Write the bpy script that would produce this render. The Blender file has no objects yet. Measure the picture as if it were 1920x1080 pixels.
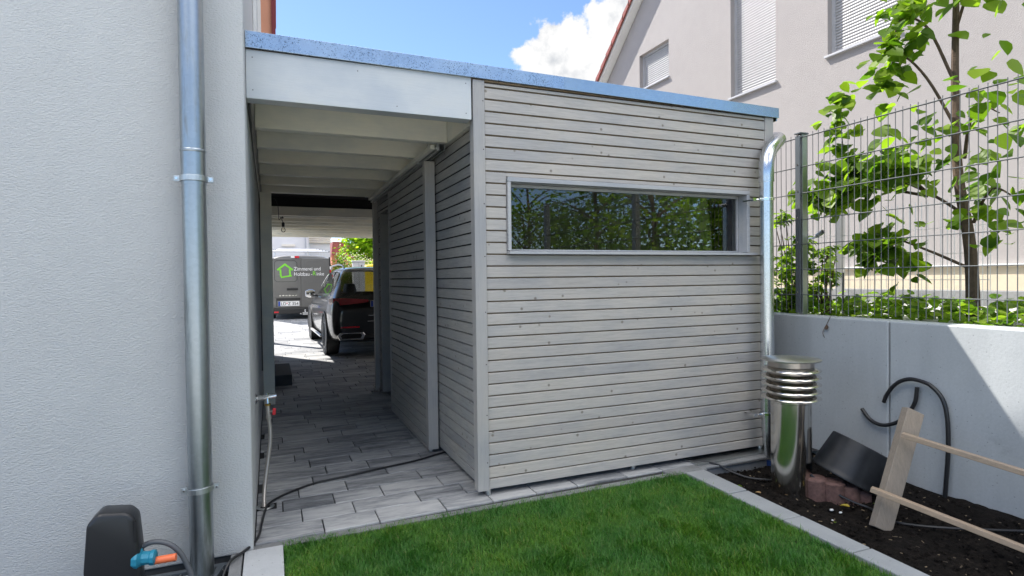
import bpy, bmesh, math, random
import numpy as np
from mathutils import Vector, Matrix
random.seed(7)
rng = np.random.default_rng(11)
R = math.radians
SC = bpy.context.scene
COL = SC.collection

# ------------------------------------------------------------------ camera, sky, sun, exposure
H = 1.42
cam_d = bpy.data.cameras.new('camera')
cam_d.sensor_width = 36.0
cam_d.lens = 1092.03 / 1920 * 36
cam_d.clip_start = 0.05
cam_d.clip_end = 3000
cam = bpy.data.objects.new('camera', cam_d)
COL.objects.link(cam)
cx = Vector((0.92352741, -0.38333027, -0.01245092))
cy = Vector((-0.01817472, -0.01131344, -0.99977082))
cz = Vector((0.38310156, 0.92354204, -0.01741519))
m3 = Matrix((cx, -cy, -cz)).transposed()
cam.matrix_world = Matrix.Translation((0, 0, H)) @ m3.to_4x4()
SC.camera = cam

SUN_EL, SUN_AZ = R(52.6), R(-32)          # azimuth measured from +Y towards +X
sun_vec = Vector((math.sin(SUN_AZ) * math.cos(SUN_EL), math.cos(SUN_AZ) * math.cos(SUN_EL), math.sin(SUN_EL)))
sl = bpy.data.lights.new('sun', 'SUN')
sl.energy = 4.2
sl.angle = R(0.5)
sl.color = (1.0, 0.95, 0.87)
so = bpy.data.objects.new('sun', sl)
COL.objects.link(so)
so.rotation_euler = sun_vec.to_track_quat('Z', 'Y').to_euler()

W = bpy.data.worlds.new('World')
SC.world = W
W.use_nodes = True
wt = W.node_tree
wt.nodes.clear()


def nd(nt, typ, **kw):
    n = nt.nodes.new(typ)
    for k, v in kw.items():
        if k in n.inputs.keys():
            n.inputs[k].default_value = v
        else:
            setattr(n, k, v)
    return n


def math_n(nt, op, a, b=None, c=None, clamp=False):
    n = nt.nodes.new('ShaderNodeMath')
    n.operation = op
    n.use_clamp = clamp
    for i, v in enumerate((a, b, c)):
        if v is None:
            continue
        if isinstance(v, (int, float)):
            n.inputs[i].default_value = v
        else:
            nt.links.new(v, n.inputs[i])
    return n.outputs[0]


def ramp_n(nt, fac, stops):
    n = nt.nodes.new('ShaderNodeValToRGB')
    els = n.color_ramp.elements
    while len(els) < len(stops):
        els.new(0.5)
    for e, (p, c) in zip(els, stops):
        e.position = p
        e.color = c if len(c) == 4 else (*c, 1)
    nt.links.new(fac, n.inputs[0])
    return n.outputs[0]


def mix_n(nt, fac, a, b, blend='MIX'):
    n = nt.nodes.new('ShaderNodeMix')
    n.data_type = 'RGBA'
    n.blend_type = blend
    for i, v in ((0, fac), (6, a), (7, b)):
        if isinstance(v, (int, float)):
            n.inputs[i].default_value = v
        elif isinstance(v, tuple):
            n.inputs[i].default_value = v if len(v) == 4 else (*v, 1)
        else:
            nt.links.new(v, n.inputs[i])
    return n.outputs[2]


# sky: Nishita plus cumulus clouds placed by direction
sky = nd(wt, 'ShaderNodeTexSky', sky_type='NISHITA', sun_disc=False, sun_elevation=SUN_EL, sun_rotation=SUN_AZ,
         altitude=100, air_density=0.75, dust_density=0.15, ozone_density=3.5)
tc = nd(wt, 'ShaderNodeTexCoord')
DIR = tc.outputs['Generated']


def dirpx(u, v):
    f = 1092.03
    d = cx * ((u - 960) / f) + cy * ((v - 540) / f) + cz
    return d.normalized()


nz = nd(wt, 'ShaderNodeTexNoise', Scale=9.0, Detail=7.0, Roughness=0.62)
wt.links.new(DIR, nz.inputs['Vector'])
nz2 = nd(wt, 'ShaderNodeTexNoise', Scale=24.0, Detail=5.0, Roughness=0.6)
wt.links.new(DIR, nz2.inputs['Vector'])
fld = None
for (u, v, r) in [(1050, 122, 0.072), (1035, 75, 0.03), (1066, 72, 0.026), (1010, 112, 0.03), (1095, 125, 0.042), (1150, 95, 0.055), (1150, 42, 0.038),
                  (1190, 50, 0.07), (1165, 30, 0.04), (1225, 90, 0.09), (1170, 130, 0.07), (1100, 160, 0.08), (1300, 120, 0.1)]:
    vd = nd(wt, 'ShaderNodeVectorMath', operation='DISTANCE')
    wt.links.new(DIR, vd.inputs[0])
    vd.inputs[1].default_value = dirpx(u, v)
    g = math_n(wt, 'SUBTRACT', 1.0, math_n(wt, 'DIVIDE', vd.outputs['Value'], r))
    fld = g if fld is None else math_n(wt, 'MAXIMUM', fld, g)
ns = math_n(wt, 'MULTIPLY', math_n(wt, 'SUBTRACT', nz.outputs[0], 0.5), 1.5)
ns2 = math_n(wt, 'MULTIPLY', math_n(wt, 'SUBTRACT', nz2.outputs[0], 0.5), 1.2)
near_c = math_n(wt, 'ADD', fld, math_n(wt, 'ADD', ns, ns2))
mask1 = nd(wt, 'ShaderNodeMapRange', interpolation_type='SMOOTHSTEP')
mask1.inputs[1].default_value = 0.0
mask1.inputs[2].default_value = 0.22
wt.links.new(near_c, mask1.inputs[0])
# added over-bright clouds behind the camera, out of view, giving fill light and reflections
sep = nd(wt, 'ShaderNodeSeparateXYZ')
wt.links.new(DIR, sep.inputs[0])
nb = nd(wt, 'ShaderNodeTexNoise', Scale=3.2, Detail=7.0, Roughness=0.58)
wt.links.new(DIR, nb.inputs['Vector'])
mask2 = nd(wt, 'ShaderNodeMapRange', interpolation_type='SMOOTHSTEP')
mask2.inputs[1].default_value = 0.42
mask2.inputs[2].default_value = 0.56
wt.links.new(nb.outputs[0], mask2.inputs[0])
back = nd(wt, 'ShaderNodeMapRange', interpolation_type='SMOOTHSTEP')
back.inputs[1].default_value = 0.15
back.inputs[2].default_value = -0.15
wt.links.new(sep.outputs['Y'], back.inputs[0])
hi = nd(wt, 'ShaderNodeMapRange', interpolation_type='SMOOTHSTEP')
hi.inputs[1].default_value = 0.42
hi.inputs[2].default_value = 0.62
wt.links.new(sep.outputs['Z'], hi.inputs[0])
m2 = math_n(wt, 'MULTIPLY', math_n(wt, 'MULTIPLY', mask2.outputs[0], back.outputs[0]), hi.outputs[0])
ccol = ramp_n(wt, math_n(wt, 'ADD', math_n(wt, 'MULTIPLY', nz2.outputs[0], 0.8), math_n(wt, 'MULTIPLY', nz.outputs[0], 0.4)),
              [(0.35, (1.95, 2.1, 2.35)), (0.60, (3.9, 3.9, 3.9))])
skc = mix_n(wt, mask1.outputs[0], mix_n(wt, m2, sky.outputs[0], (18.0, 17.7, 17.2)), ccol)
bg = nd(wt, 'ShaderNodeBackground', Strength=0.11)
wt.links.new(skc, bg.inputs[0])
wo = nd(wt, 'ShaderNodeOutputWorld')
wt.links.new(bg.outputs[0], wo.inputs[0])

SC.view_settings.view_transform = 'Standard'
SC.view_settings.look = 'None'
SC.view_settings.gamma = 1
SC.view_settings.use_curve_mapping = False
SC.view_settings.exposure = 1.25
SC.render.engine = 'CYCLES'
SC.cycles.max_bounces = 10
SC.cycles.diffuse_bounces = 5
SC.cycles.glossy_bounces = 5
SC.cycles.transparent_max_bounces = 16
SC.cycles.transmission_bounces = 6
SC.cycles.caustics_reflective = False
SC.cycles.caustics_refractive = False


# ------------------------------------------------------------------ materials
def new_mat(name):
    m = bpy.data.materials.new(name)
    m.use_nodes = True
    nt = m.node_tree
    nt.nodes.clear()
    out = nt.nodes.new('ShaderNodeOutputMaterial')
    p = nt.nodes.new('ShaderNodeBsdfPrincipled')
    nt.links.new(p.outputs[0], out.inputs[0])
    return m, nt, p, out


def setc(nt, sock, v):
    if isinstance(v, tuple):
        sock.default_value = v if len(v) == 4 else (*v, 1)
    elif isinstance(v, (int, float)):
        sock.default_value = v
    else:
        nt.links.new(v, sock)


def coords(nt, scale=(1, 1, 1), island=False):
    t = nt.nodes.new('ShaderNodeTexCoord')
    mp = nt.nodes.new('ShaderNodeMapping')
    mp.inputs['Scale'].default_value = scale
    nt.links.new(t.outputs['Object'], mp.inputs['Vector'])
    v = mp.outputs[0]
    rnd = None
    if island:
        g = nt.nodes.new('ShaderNodeNewGeometry')
        rnd = g.outputs['Random Per Island']
        off = math_n(nt, 'MULTIPLY', rnd, 137.0)
        va = nt.nodes.new('ShaderNodeVectorMath')
        va.operation = 'ADD'
        nt.links.new(v, va.inputs[0])
        cmb = nt.nodes.new('ShaderNodeCombineXYZ')
        for i in range(3):
            nt.links.new(off, cmb.inputs[i])
        nt.links.new(cmb.outputs[0], va.inputs[1])
        v = va.outputs[0]
    return v, rnd


def noise(nt, v, scale, detail=4, rough=0.55, dist=0.0):
    n = nd(nt, 'ShaderNodeTexNoise', Scale=scale, Detail=detail, Roughness=rough, Distortion=dist)
    nt.links.new(v, n.inputs['Vector'])
    return n.outputs[0]


def bump(nt, p, height, strength, dist=0.01):
    b = nd(nt, 'ShaderNodeBump', Strength=strength, Distance=dist)
    nt.links.new(height, b.inputs['Height'])
    nt.links.new(b.outputs[0], p.inputs['Normal'])
    return b


def plain(name, col, rough=0.5, metal=0.0, var=0.06, vscale=6.0, bmp=0.0, bscale=200.0, spec=0.5):
    m, nt, p, out = new_mat(name)
    v, _ = coords(nt)
    n = noise(nt, v, vscale, 5, 0.6)
    lo = tuple(c * (1 - var) for c in col)
    hi = tuple(min(1, c * (1 + var)) for c in col)
    nt.links.new(ramp_n(nt, n, [(0.3, lo), (0.7, hi)]), p.inputs['Base Color'])
    p.inputs['Roughness'].default_value = rough
    p.inputs['Metallic'].default_value = metal
    p.inputs['Specular IOR Level'].default_value = spec
    if bmp:
        bump(nt, p, noise(nt, v, bscale, 3), bmp, 0.005)
    return m


def wood(name, col, axis=0, knots=True, rough=0.6, streak=0.16, tint=0.09, warm=None):
    """glazed spruce: fine grain along one axis, per-board tone, small knots"""
    m, nt, p, out = new_mat(name)
    s = [30.0, 30.0, 30.0]
    s[axis] = 1.6
    v, rnd = coords(nt, tuple(s), island=True)
    g1 = noise(nt, v, 3.2, 6, 0.62, 0.6)
    g2 = noise(nt, v, 12.0, 4, 0.6)
    s2 = [1.5, 1.5, 1.5]
    s2[axis] = 0.9
    v2, _ = coords(nt, tuple(s2), island=True)
    blot = noise(nt, v2, 2.0, 4, 0.6)
    f = math_n(nt, 'ADD', math_n(nt, 'MULTIPLY', g1, 0.6), math_n(nt, 'MULTIPLY', g2, 0.4))
    dark = tuple(c * (1 - streak) for c in col)
    lite = tuple(min(1, c * (1 + streak * 0.7)) for c in col)
    c = ramp_n(nt, f, [(0.36, dark), (0.5, col), (0.66, lite)])
    # per board tone
    tone = ramp_n(nt, rnd, [(0.0, (1 - tint, 1 - tint, 1 - tint * 0.8)), (0.5, (1, 1, 1)), (1.0, (1 + tint * .6, 1 + tint * .55, 1 + tint * .48))])
    c = mix_n(nt, 1.0, c, tone, 'MULTIPLY')
    bl = ramp_n(nt, blot, [(0.35, (0.84, 0.87, 0.92)), (0.55, (1, 1, 1)), (0.72, (1.06, 1.03, 0.99))])
    c = mix_n(nt, 1.0, c, bl, 'MULTIPLY')
    h = f
    if knots:
        k = [14.0, 14.0, 14.0]
        k[1 if axis == 0 else 0] = 2.0
        vk, _ = coords(nt, tuple(k), island=True)
        vo = nd(nt, 'ShaderNodeTexVoronoi', Scale=1.0, Randomness=1.0)
        nt.links.new(vk, vo.inputs['Vector'])
        d = vo.outputs['Distance']
        kn = nd(nt, 'ShaderNodeMapRange', interpolation_type='SMOOTHSTEP')
        kn.inputs[1].default_value = 0.20
        kn.inputs[2].default_value = 0.08
        nt.links.new(d, kn.inputs[0])
        sc = nt.nodes.new('ShaderNodeSeparateColor')
        nt.links.new(vo.outputs['Color'], sc.inputs[0])
        sel = math_n(nt, 'GREATER_THAN', sc.outputs[0], 0.78)
        kf = math_n(nt, 'MULTIPLY', math_n(nt, 'MULTIPLY', kn.outputs[0], sel), 0.9)
        c = mix_n(nt, kf, c, (col[0] * .45, col[1] * .42, col[2] * .38))
        h = math_n(nt, 'SUBTRACT', f, kf)
    nt.links.new(c, p.inputs['Base Color'])
    nt.links.new(ramp_n(nt, g1, [(0.3, (rough + .1,) * 3), (0.7, (rough - .12,) * 3)]), p.inputs['Roughness'])
    bump(nt, p, h, 0.35, 0.004)
    return m


def stucco(name, col, strength=0.6, scale=95.0):
    m, nt, p, out = new_mat(name)
    v, _ = coords(nt)
    va, _ = coords(nt, (0.6, 0.6, 1.25))
    n = noise(nt, va, scale, 3, 0.55, 0.4)
    n2 = noise(nt, v, scale * 2.2, 2, 0.5)
    big = noise(nt, v, 0.9, 4, 0.6)
    med = noise(nt, v, 5.0, 4, 0.6)
    c = ramp_n(nt, big, [(0.3, tuple(x * .95 for x in col)), (0.7, col)])
    c = mix_n(nt, 0.6, c, ramp_n(nt, med, [(0.3, (.95, .95, .95)), (0.6, (1, 1, 1))]), 'MULTIPLY')
    nt.links.new(c, p.inputs['Base Color'])
    p.inputs['Roughness'].default_value = 0.9
    p.inputs['Specular IOR Level'].default_value = 0.2
    bump(nt, p, math_n(nt, 'ADD', n, math_n(nt, 'MULTIPLY', n2, 0.35)), strength, 0.012)
    return m


def concrete(name, col, dirt=0.12, scale=1.0):
    m, nt, p, out = new_mat(name)
    v, _ = coords(nt)
    a = noise(nt, v, 1.6 * scale, 6, 0.65)
    b = noise(nt, v, 60 * scale, 4, 0.6)
    vs, _ = coords(nt, (6, 6, 0.7))
    st = noise(nt, vs, 1.2, 4, 0.6)
    c = ramp_n(nt, a, [(0.3, tuple(x * (1 - dirt) for x in col)), (0.65, col)])
    c = mix_n(nt, 0.5, c, ramp_n(nt, b, [(0.3, (.86, .86, .86)), (.6, (1, 1, 1))]), 'MULTIPLY')
    c = mix_n(nt, 0.5, c, ramp_n(nt, st, [(0.35, (.86, .86, .87)), (.6, (1, 1, 1))]), 'MULTIPLY')
    vo = nd(nt, 'ShaderNodeTexVoronoi', Scale=26.0)
    nt.links.new(v, vo.inputs['Vector'])
    pit = nd(nt, 'ShaderNodeMapRange')
    pit.inputs[1].default_value = 0.12
    pit.inputs[2].default_value = 0.07
    nt.links.new(vo.outputs['Distance'], pit.inputs[0])
    c = mix_n(nt, math_n(nt, 'MULTIPLY', pit.outputs[0], 0.6), c, tuple(x * .35 for x in col))
    sm = nd(nt, 'ShaderNodeMapRange', interpolation_type='SMOOTHSTEP')
    sm.inputs[1].default_value = 0.60
    sm.inputs[2].default_value = 0.74
    nt.links.new(noise(nt, v, 3.4 * scale, 8, 0.72), sm.inputs[0])
    c = mix_n(nt, math_n(nt, 'MULTIPLY', sm.outputs[0], 0.35), c, tuple(x * .5 for x in col))
    nt.links.new(c, p.inputs['Base Color'])
    p.inputs['Roughness'].default_value = 0.85
    bump(nt, p, b, 0.25, 0.004)
    return m


def galv(name, col=(0.62, 0.65, 0.68), rough=0.3, spots=0.0, patina=0.0, metal=1.0):
    m, nt, p, out = new_mat(name)
    v, _ = coords(nt)
    vo = nd(nt, 'ShaderNodeTexVoronoi', Scale=55.0)
    nt.links.new(v, vo.inputs['Vector'])
    sc = nt.nodes.new('ShaderNodeSeparateColor')
    nt.links.new(vo.outputs['Color'], sc.inputs[0])
    a = noise(nt, v, 3.0, 5, 0.6)
    c = ramp_n(nt, sc.outputs[0], [(0.0, tuple(x * .96 for x in col)), (1.0, tuple(min(1, x * 1.03) for x in col))])
    r = math_n(nt, 'ADD', math_n(nt, 'MULTIPLY', a, 0.16), rough - 0.08)
    if patina:
        vs, _ = coords(nt, (9, 9, 1.1))
        pt = noise(nt, vs, 1.3, 5, 0.65)
        pm = nd(nt, 'ShaderNodeMapRange', interpolation_type='SMOOTHSTEP')
        pm.inputs[1].default_value = 0.5
        pm.inputs[2].default_value = 0.7
        nt.links.new(pt, pm.inputs[0])
        pf = math_n(nt, 'MULTIPLY', pm.outputs[0], patina)
        c = mix_n(nt, pf, c, (0.17, 0.175, 0.155))
        r = math_n(nt, 'ADD', r, math_n(nt, 'MULTIPLY', pf, 0.25))
    if spots:
        vq = nd(nt, 'ShaderNodeTexVoronoi', Scale=150.0)
        nt.links.new(v, vq.inputs['Vector'])
        sq = nt.nodes.new('ShaderNodeSeparateColor')
        nt.links.new(vq.outputs['Color'], sq.inputs[0])
        cl = noise(nt, v, 9.0, 3)
        thr = math_n(nt, 'MULTIPLY', math_n(nt, 'MULTIPLY', sq.outputs[0], cl), 0.92)
        sp = math_n(nt, 'LESS_THAN', vq.outputs['Distance'], math_n(nt, 'SUBTRACT', thr, 0.02))
        c = mix_n(nt, math_n(nt, 'MULTIPLY', sp, spots), c, (0.09, 0.11, 0.13))
    nt.links.new(c, p.inputs['Base Color'])
    nt.links.new(r, p.inputs['Roughness'])
    p.inputs['Metallic'].default_value = metal
    bump(nt, p, a, 0.08, 0.01)
    return m


def paver_mat(name):
    m, nt, p, out = new_mat(name)
    v, rnd = coords(nt, (2.0, 11.0, 2.0), island=True)
    a = noise(nt, v, 1.3, 6, 0.68, 0.4)
    v2, _ = coords(nt, (9.0, 60.0, 9.0), island=True)
    b = noise(nt, v2, 1.5, 4, 0.6)
    f = math_n(nt, 'ADD', math_n(nt, 'MULTIPLY', a, 0.72), math_n(nt, 'MULTIPLY', b, 0.28))
    f = math_n(nt, 'ADD', f, math_n(nt, 'MULTIPLY', math_n(nt, 'SUBTRACT', rnd, 0.5), 0.16))
    c = ramp_n(nt, f, [(0.34, (0.12, 0.126, 0.138)), (0.46, (0.255, 0.262, 0.275)), (0.58, (0.40, 0.403, 0.41)), (0.75, (0.48, 0.478, 0.475))])
    nt.links.new(c, p.inputs['Base Color'])
    p.inputs['Roughness'].default_value = 0.72
    v3, _ = coords(nt)
    bump(nt, p, noise(nt, v3, 140, 3), 0.25, 0.003)
    return m


def soil_mat():
    m, nt, p, out = new_mat('dark_soil')
    v, _ = coords(nt)
    a = noise(nt, v, 34, 6, 0.7)
    b = noise(nt, v, 4, 4, 0.6)
    c = ramp_n(nt, math_n(nt, 'ADD', math_n(nt, 'MULTIPLY', a, .7), math_n(nt, 'MULTIPLY', b, .3)),
               [(0.36, (0.005, 0.004, 0.0035)), (0.55, (0.015, 0.012, 0.010)), (0.70, (0.045, 0.034, 0.027))])
    nt.links.new(c, p.inputs['Base Color'])
    p.inputs['Roughness'].default_value = 0.95
    p.inputs['Specular IOR Level'].default_value = 0.15
    bump(nt, p, a, 1.0, 0.03)
    return m


def leaf_mat(name, lo, hi, trans=0.45, tcol=None):
    m, nt, p, out = new_mat(name)
    g = nt.nodes.new('ShaderNodeNewGeometry')
    c = ramp_n(nt, g.outputs['Random Per Island'], [(0.0, lo), (0.6, tuple((a + b) / 2 for a, b in zip(lo, hi))), (1.0, hi)])
    nt.links.new(c, p.inputs['Base Color'])
    p.inputs['Roughness'].default_value = 0.42
    p.inputs['Specular IOR Level'].default_value = 0.35
    tr = nt.nodes.new('ShaderNodeBsdfTranslucent')
    tcol = tcol or (1.7, 1.9, 0.8)
    tcn = mix_n(nt, 1.0, c, tcol, 'MULTIPLY')
    nt.links.new(tcn, tr.inputs[0])
    mx = nd(nt, 'ShaderNodeMixShader', Fac=trans)
    nt.links.new(p.outputs[0], mx.inputs[1])
    nt.links.new(tr.outputs[0], mx.inputs[2])
    nt.links.new(mx.outputs[0], out.inputs[0])
    return m


def glass_mat(name, tint=(0.9, 0.93, 0.92), ior=1.5, boost=1.0, rough=0.0):
    m, nt, p, out = new_mat(name)
    nt.nodes.remove(p)
    fr = nd(nt, 'ShaderNodeFresnel', IOR=ior)
    t = nt.nodes.new('ShaderNodeBsdfTransparent')
    t.inputs[0].default_value = (*tint, 1)
    g = nd(nt, 'ShaderNodeBsdfGlossy', Roughness=rough)
    g.inputs[0].default_value = (1, 1, 1, 1)
    mx = nt.nodes.new('ShaderNodeMixShader')
    nt.links.new(math_n(nt, 'MULTIPLY', fr.outputs[0], boost, clamp=True), mx.inputs[0])
    nt.links.new(t.outputs[0], mx.inputs[1])
    nt.links.new(g.outputs[0], mx.inputs[2])
    nt.links.new(mx.outputs[0], out.inputs[0])
    return m


def paint(name, col, rough=0.35, metal=0.0, coat=1.0, flake=0.0):
    m, nt, p, out = new_mat(name)
    v, _ = coords(nt)
    n = noise(nt, v, 2.0, 4)
    nt.links.new(ramp_n(nt, n, [(0.3, tuple(c * .93 for c in col)), (.7, col)]), p.inputs['Base Color'])
    p.inputs['Roughness'].default_value = rough
    p.inputs['Metallic'].default_value = metal
    p.inputs['Coat Weight'].default_value = coat
    p.inputs['Coat Roughness'].default_value = 0.04
    return m


M = {}
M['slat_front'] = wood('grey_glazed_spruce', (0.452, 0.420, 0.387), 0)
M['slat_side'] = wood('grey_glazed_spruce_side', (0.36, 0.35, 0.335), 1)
M['post_wood'] = wood('grey_glazed_post', (0.415, 0.395, 0.375), 2, knots=False, streak=0.08, tint=.03)
M['frame_wood'] = wood('grey_glazed_frame', (0.45, 0.45, 0.455), 0, knots=False, streak=0.07, tint=.03)
M['cream'] = wood('cream_painted_wood', (0.83, 0.80, 0.69), 0, knots=False, streak=0.035, tint=.02, rough=0.5)
M['fascia'] = wood('white_painted_board', (0.58, 0.60, 0.61), 0, knots=False, streak=0.02, tint=.02, rough=0.5)
M['groove'] = plain('raw_wood_groove', (0.17, 0.13, 0.085), 0.8, var=.25, vscale=8)
M['membrane'] = plain('black_membrane', (0.012, 0.012, 0.013), 0.9)
M['interior'] = wood('raw_interior_boards', (0.36, 0.27, 0.19), 0)
M['trim_spot'] = galv('speckled_zinc', (0.44, 0.52, 0.59), 0.28, spots=0.85)
M['trim_clean'] = galv('clean_zinc', (0.55, 0.585, 0.575), 0.22)
M['pipe_old'] = galv('weathered_zinc_pipe', (0.40, 0.43, 0.45), 0.34, patina=0.85)
M['pipe_new'] = galv('bright_zinc_pipe', (0.66, 0.68, 0.69), 0.24, spots=0.25)
M['elbow'] = galv('shiny_zinc_elbow', (0.62, 0.64, 0.66), 0.24)
M['chrome'] = plain('polished_steel', (0.82, 0.82, 0.82), 0.07, 1.0, 0.02)
M['inox'] = plain('stainless_sheet', (0.66, 0.63, 0.585), 0.15, 1.0, 0.10, 5.0)
M['inox_sleeve'] = plain('brownish_stainless_sheet', (0.40, 0.36, 0.33), 0.28, 1.0, 0.06, 6.0)
M['inox_lid'] = plain('dull_stainless_sheet', (0.55, 0.54, 0.52), 0.32, 1.0, 0.06, 6.0)
M['stucco_white'] = stucco('white_render', (0.605, 0.61, 0.61), 0.6, 130)
M['stucco_nb'] = stucco('pale_render', (0.375, 0.350, 0.344), 0.6, 90)
M['plinth'] = plain('dark_plinth', (0.055, 0.058, 0.062), 0.85, bmp=0.3)
M['paver'] = paver_mat('mottled_grey_paver')
M['joint'] = plain('joint_sand', (0.03, 0.03, 0.032), 0.95)
M['concrete'] = concrete('cast_concrete', (0.45, 0.475, 0.495))
M['kerb'] = concrete('kerb_stone', (0.335, 0.35, 0.36), 0.15, 2.0)
M['added_bounce_slabs'] = concrete('pale_bounce_slab', (0.66, 0.65, 0.61), 0.08, 1.0)  # for the added out-of-view slabs that bounce sunlight
M['slab'] = concrete('pale_slab', (0.47, 0.485, 0.50), 0.08, 2.0)
M['found'] = concrete('rough_foundation', (0.26, 0.265, 0.27), 0.4, 3.0)
M['soil'] = soil_mat()
M['chips'] = leaf_mat('bark_chips', (0.03, 0.02, 0.013), (0.24, 0.18, 0.11), 0.05, (1, 1, 1))
M['turf'] = plain('turf_soil', (0.022, 0.035, 0.012), 0.95, var=.3, vscale=20)
M['ground'] = plain('dry_ground', (0.16, 0.15, 0.12), 0.95, var=.2, vscale=1.0)
M['yard'] = plain('pale_yard_paving', (0.42, 0.41, 0.39), 0.9, var=.1, vscale=2.0)
M['asphalt'] = plain('asphalt', (0.06, 0.06, 0.062), 0.9, var=.15, vscale=30)
M['anthracite'] = plain('anthracite_powder_coat', (0.095, 0.11, 0.125), 0.42, 0.0, .05)
M['fence_wire'] = plain('anthracite_wire', (0.14, 0.148, 0.155), 0.7, spec=.2)
M['galv_post'] = galv('galvanised_post', (0.55, 0.57, 0.57), 0.4)
M['black'] = plain('black_plastic', (0.018, 0.018, 0.02), 0.35)
M['bucket'] = plain('worn_black_plastic', (0.016, 0.017, 0.020), 0.42, 0, .4, 12.0, spec=.35)
M['rubber'] = plain('black_rubber', (0.015, 0.015, 0.016), 0.6)
M['hose_grey'] = plain('grey_hose', (0.10, 0.105, 0.115), 0.45)
M['braid'] = plain('braided_steel', (0.42, 0.39, 0.36), 0.4, 0.7, .2, 400)
M['brass'] = plain('brass', (0.55, 0.36, 0.12), 0.3, 1.0)
M['red'] = plain('red_plastic', (0.55, 0.02, 0.03), 0.4)
M['orange'] = plain('orange_plastic', (0.80, 0.17, 0.06), 0.45)
M['teal'] = plain('teal_plastic', (0.02, 0.22, 0.33), 0.45)
M['blue_pvc'] = plain('blue_drain_pipe', (0.02, 0.055, 0.18), 0.4)
M['palisade'] = plain('red_brown_stone', (0.135, 0.075, 0.065), 0.9, 0, .3, 40, .8, 90)
M['raw_wood'] = wood('raw_pallet_wood', (0.29, 0.24, 0.19), 2)
M['raw_wood_x'] = wood('raw_batten_wood', (0.36, 0.27, 0.19), 1, knots=False)
M['roof_tile'] = plain('red_clay_tile', (0.24, 0.055, 0.04), 0.6, 0, .25, 5)
M['white'] = plain('white_lacquer', (0.76, 0.76, 0.75), 0.5)
M['shutter'] = plain('light_grey_shutter', (0.40, 0.40, 0.41), 0.5, 0, .04)
M['win_frame'] = plain('grey_window_frame', (0.42, 0.425, 0.45), 0.5)
M['beige'] = plain('beige_plinth_paint', (0.62, 0.53, 0.40), 0.9, bmp=.3)
M['salmon'] = stucco('salmon_render', (0.72, 0.36, 0.24), 0.2, 60)
M['darkred'] = plain('dark_red_trim', (0.20, 0.02, 0.025), 0.5)
M['bark'] = plain('brown_bark', (0.10, 0.065, 0.045), 0.9, 0, .35, 18, .8, 60)
M['leaf'] = leaf_mat('broad_green_leaf', (0.055, 0.115, 0.010), (0.19, 0.28, 0.025), 0.6)
M['leaf_dark'] = leaf_mat('dark_green_leaf', (0.02, 0.05, 0.012), (0.075, 0.13, 0.025), 0.4)
M['leaf_shrub'] = leaf_mat('fresh_shrub_leaf', (0.06, 0.13, 0.012), (0.22, 0.31, 0.03), 0.55)
M['leaf_lime'] = leaf_mat('lime_leaf', (0.16, 0.30, 0.015), (0.36, 0.48, 0.04), 0.5)
M['leaf_yellow'] = leaf_mat('yellowed_leaf', (0.40, 0.30, 0.03), (0.60, 0.45, 0.06), 0.3, (1.2, 1.2, .8))
M['leaf_tan'] = leaf_mat('dry_leaf', (0.35, 0.22, 0.09), (0.45, 0.3, 0.14), 0.2, (1.1, 1.1, .9))
M['grass'] = leaf_mat('lawn_grass', (0.034, 0.130, 0.015), (0.125, 0.285, 0.046), 0.38, (1.2, 1.5, .7))
_nt = M['grass'].node_tree
_rp = [n for n in _nt.nodes if n.type == 'VALTORGB'][0]
_el = _rp.color_ramp.elements
_el[1].position, _el[2].position = .5, .94
_e = _el.new(.985)
_e.color = (0.26, 0.27, 0.09, 1)
_v, _ = coords(_nt)
_pt = ramp_n(_nt, noise(_nt, _v, 2.6, 4, .6), [(.36, (.72, .90, 1.05)), (.5, (1, 1, 1)), (.66, (1.35, 1.16, .85))])
_tint = mix_n(_nt, 1.0, _rp.outputs[0], _pt, 'MULTIPLY')
for _l in list(_rp.outputs[0].links):
    if _l.to_node != _tint.node:
        _s = _l.to_socket
        _nt.links.new(_tint, _s)
M['blossom'] = leaf_mat('white_blossom', (0.6, 0.6, 0.5), (0.75, 0.75, 0.68), 0.3, (1, 1, 1))
M['glass'] = glass_mat('window_glass', (0.66, 0.68, 0.66), 1.5, 1.6)
M['bulb_glass'] = glass_mat('bulb_glass', (0.95, 0.95, 0.93), 1.45, 1.3)
M['car_glass'] = glass_mat('tinted_car_glass', (0.80, 0.82, 0.81), 1.45, 0.7)
M['car_black'] = paint('black_car_paint', (0.004, 0.004, 0.0045), 0.3, 0.0, 0.7)
M['car_trim'] = plain('dark_car_trim', (0.02, 0.02, 0.021), 0.5)
M['van_grey'] = paint('grey_van_paint', (0.145, 0.143, 0.138), 0.4, 0.2, 0.6)
M['tail_red'] = paint('red_tail_lamp', (0.30, 0.006, 0.010), 0.2)
M['reflector'] = paint('red_reflector', (0.62, 0.015, 0.03), 0.25)
M['plate'] = plain('white_number_plate', (0.78, 0.78, 0.78), 0.45)
M['plate_blue'] = plain('blue_plate_band', (0.01, 0.05, 0.32), 0.45)
M['ink'] = plain('black_ink', (0.01, 0.01, 0.01), 0.5)
M['sticker_white'] = plain('white_vinyl', (0.80, 0.80, 0.80), 0.5)
M['sticker_green'] = plain('green_vinyl', (0.20, 0.62, 0.04), 0.5)
M['yellow'] = paint('yellow_van_paint', (0.85, 0.60, 0.01), 0.35)
M['cabinet'] = plain('light_grey_cabinet', (0.55, 0.55, 0.55), 0.6)
M['far_grey'] = stucco('pale_grey_render', (0.74, 0.75, 0.79), 0.3, 30)
M['far_brick'] = plain('brick_red_render', (0.45, 0.16, 0.09), 0.9, 0, .15, 3)
M['louvre'] = plain('cream_board', (0.82, 0.77, 0.70), 0.7)
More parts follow.
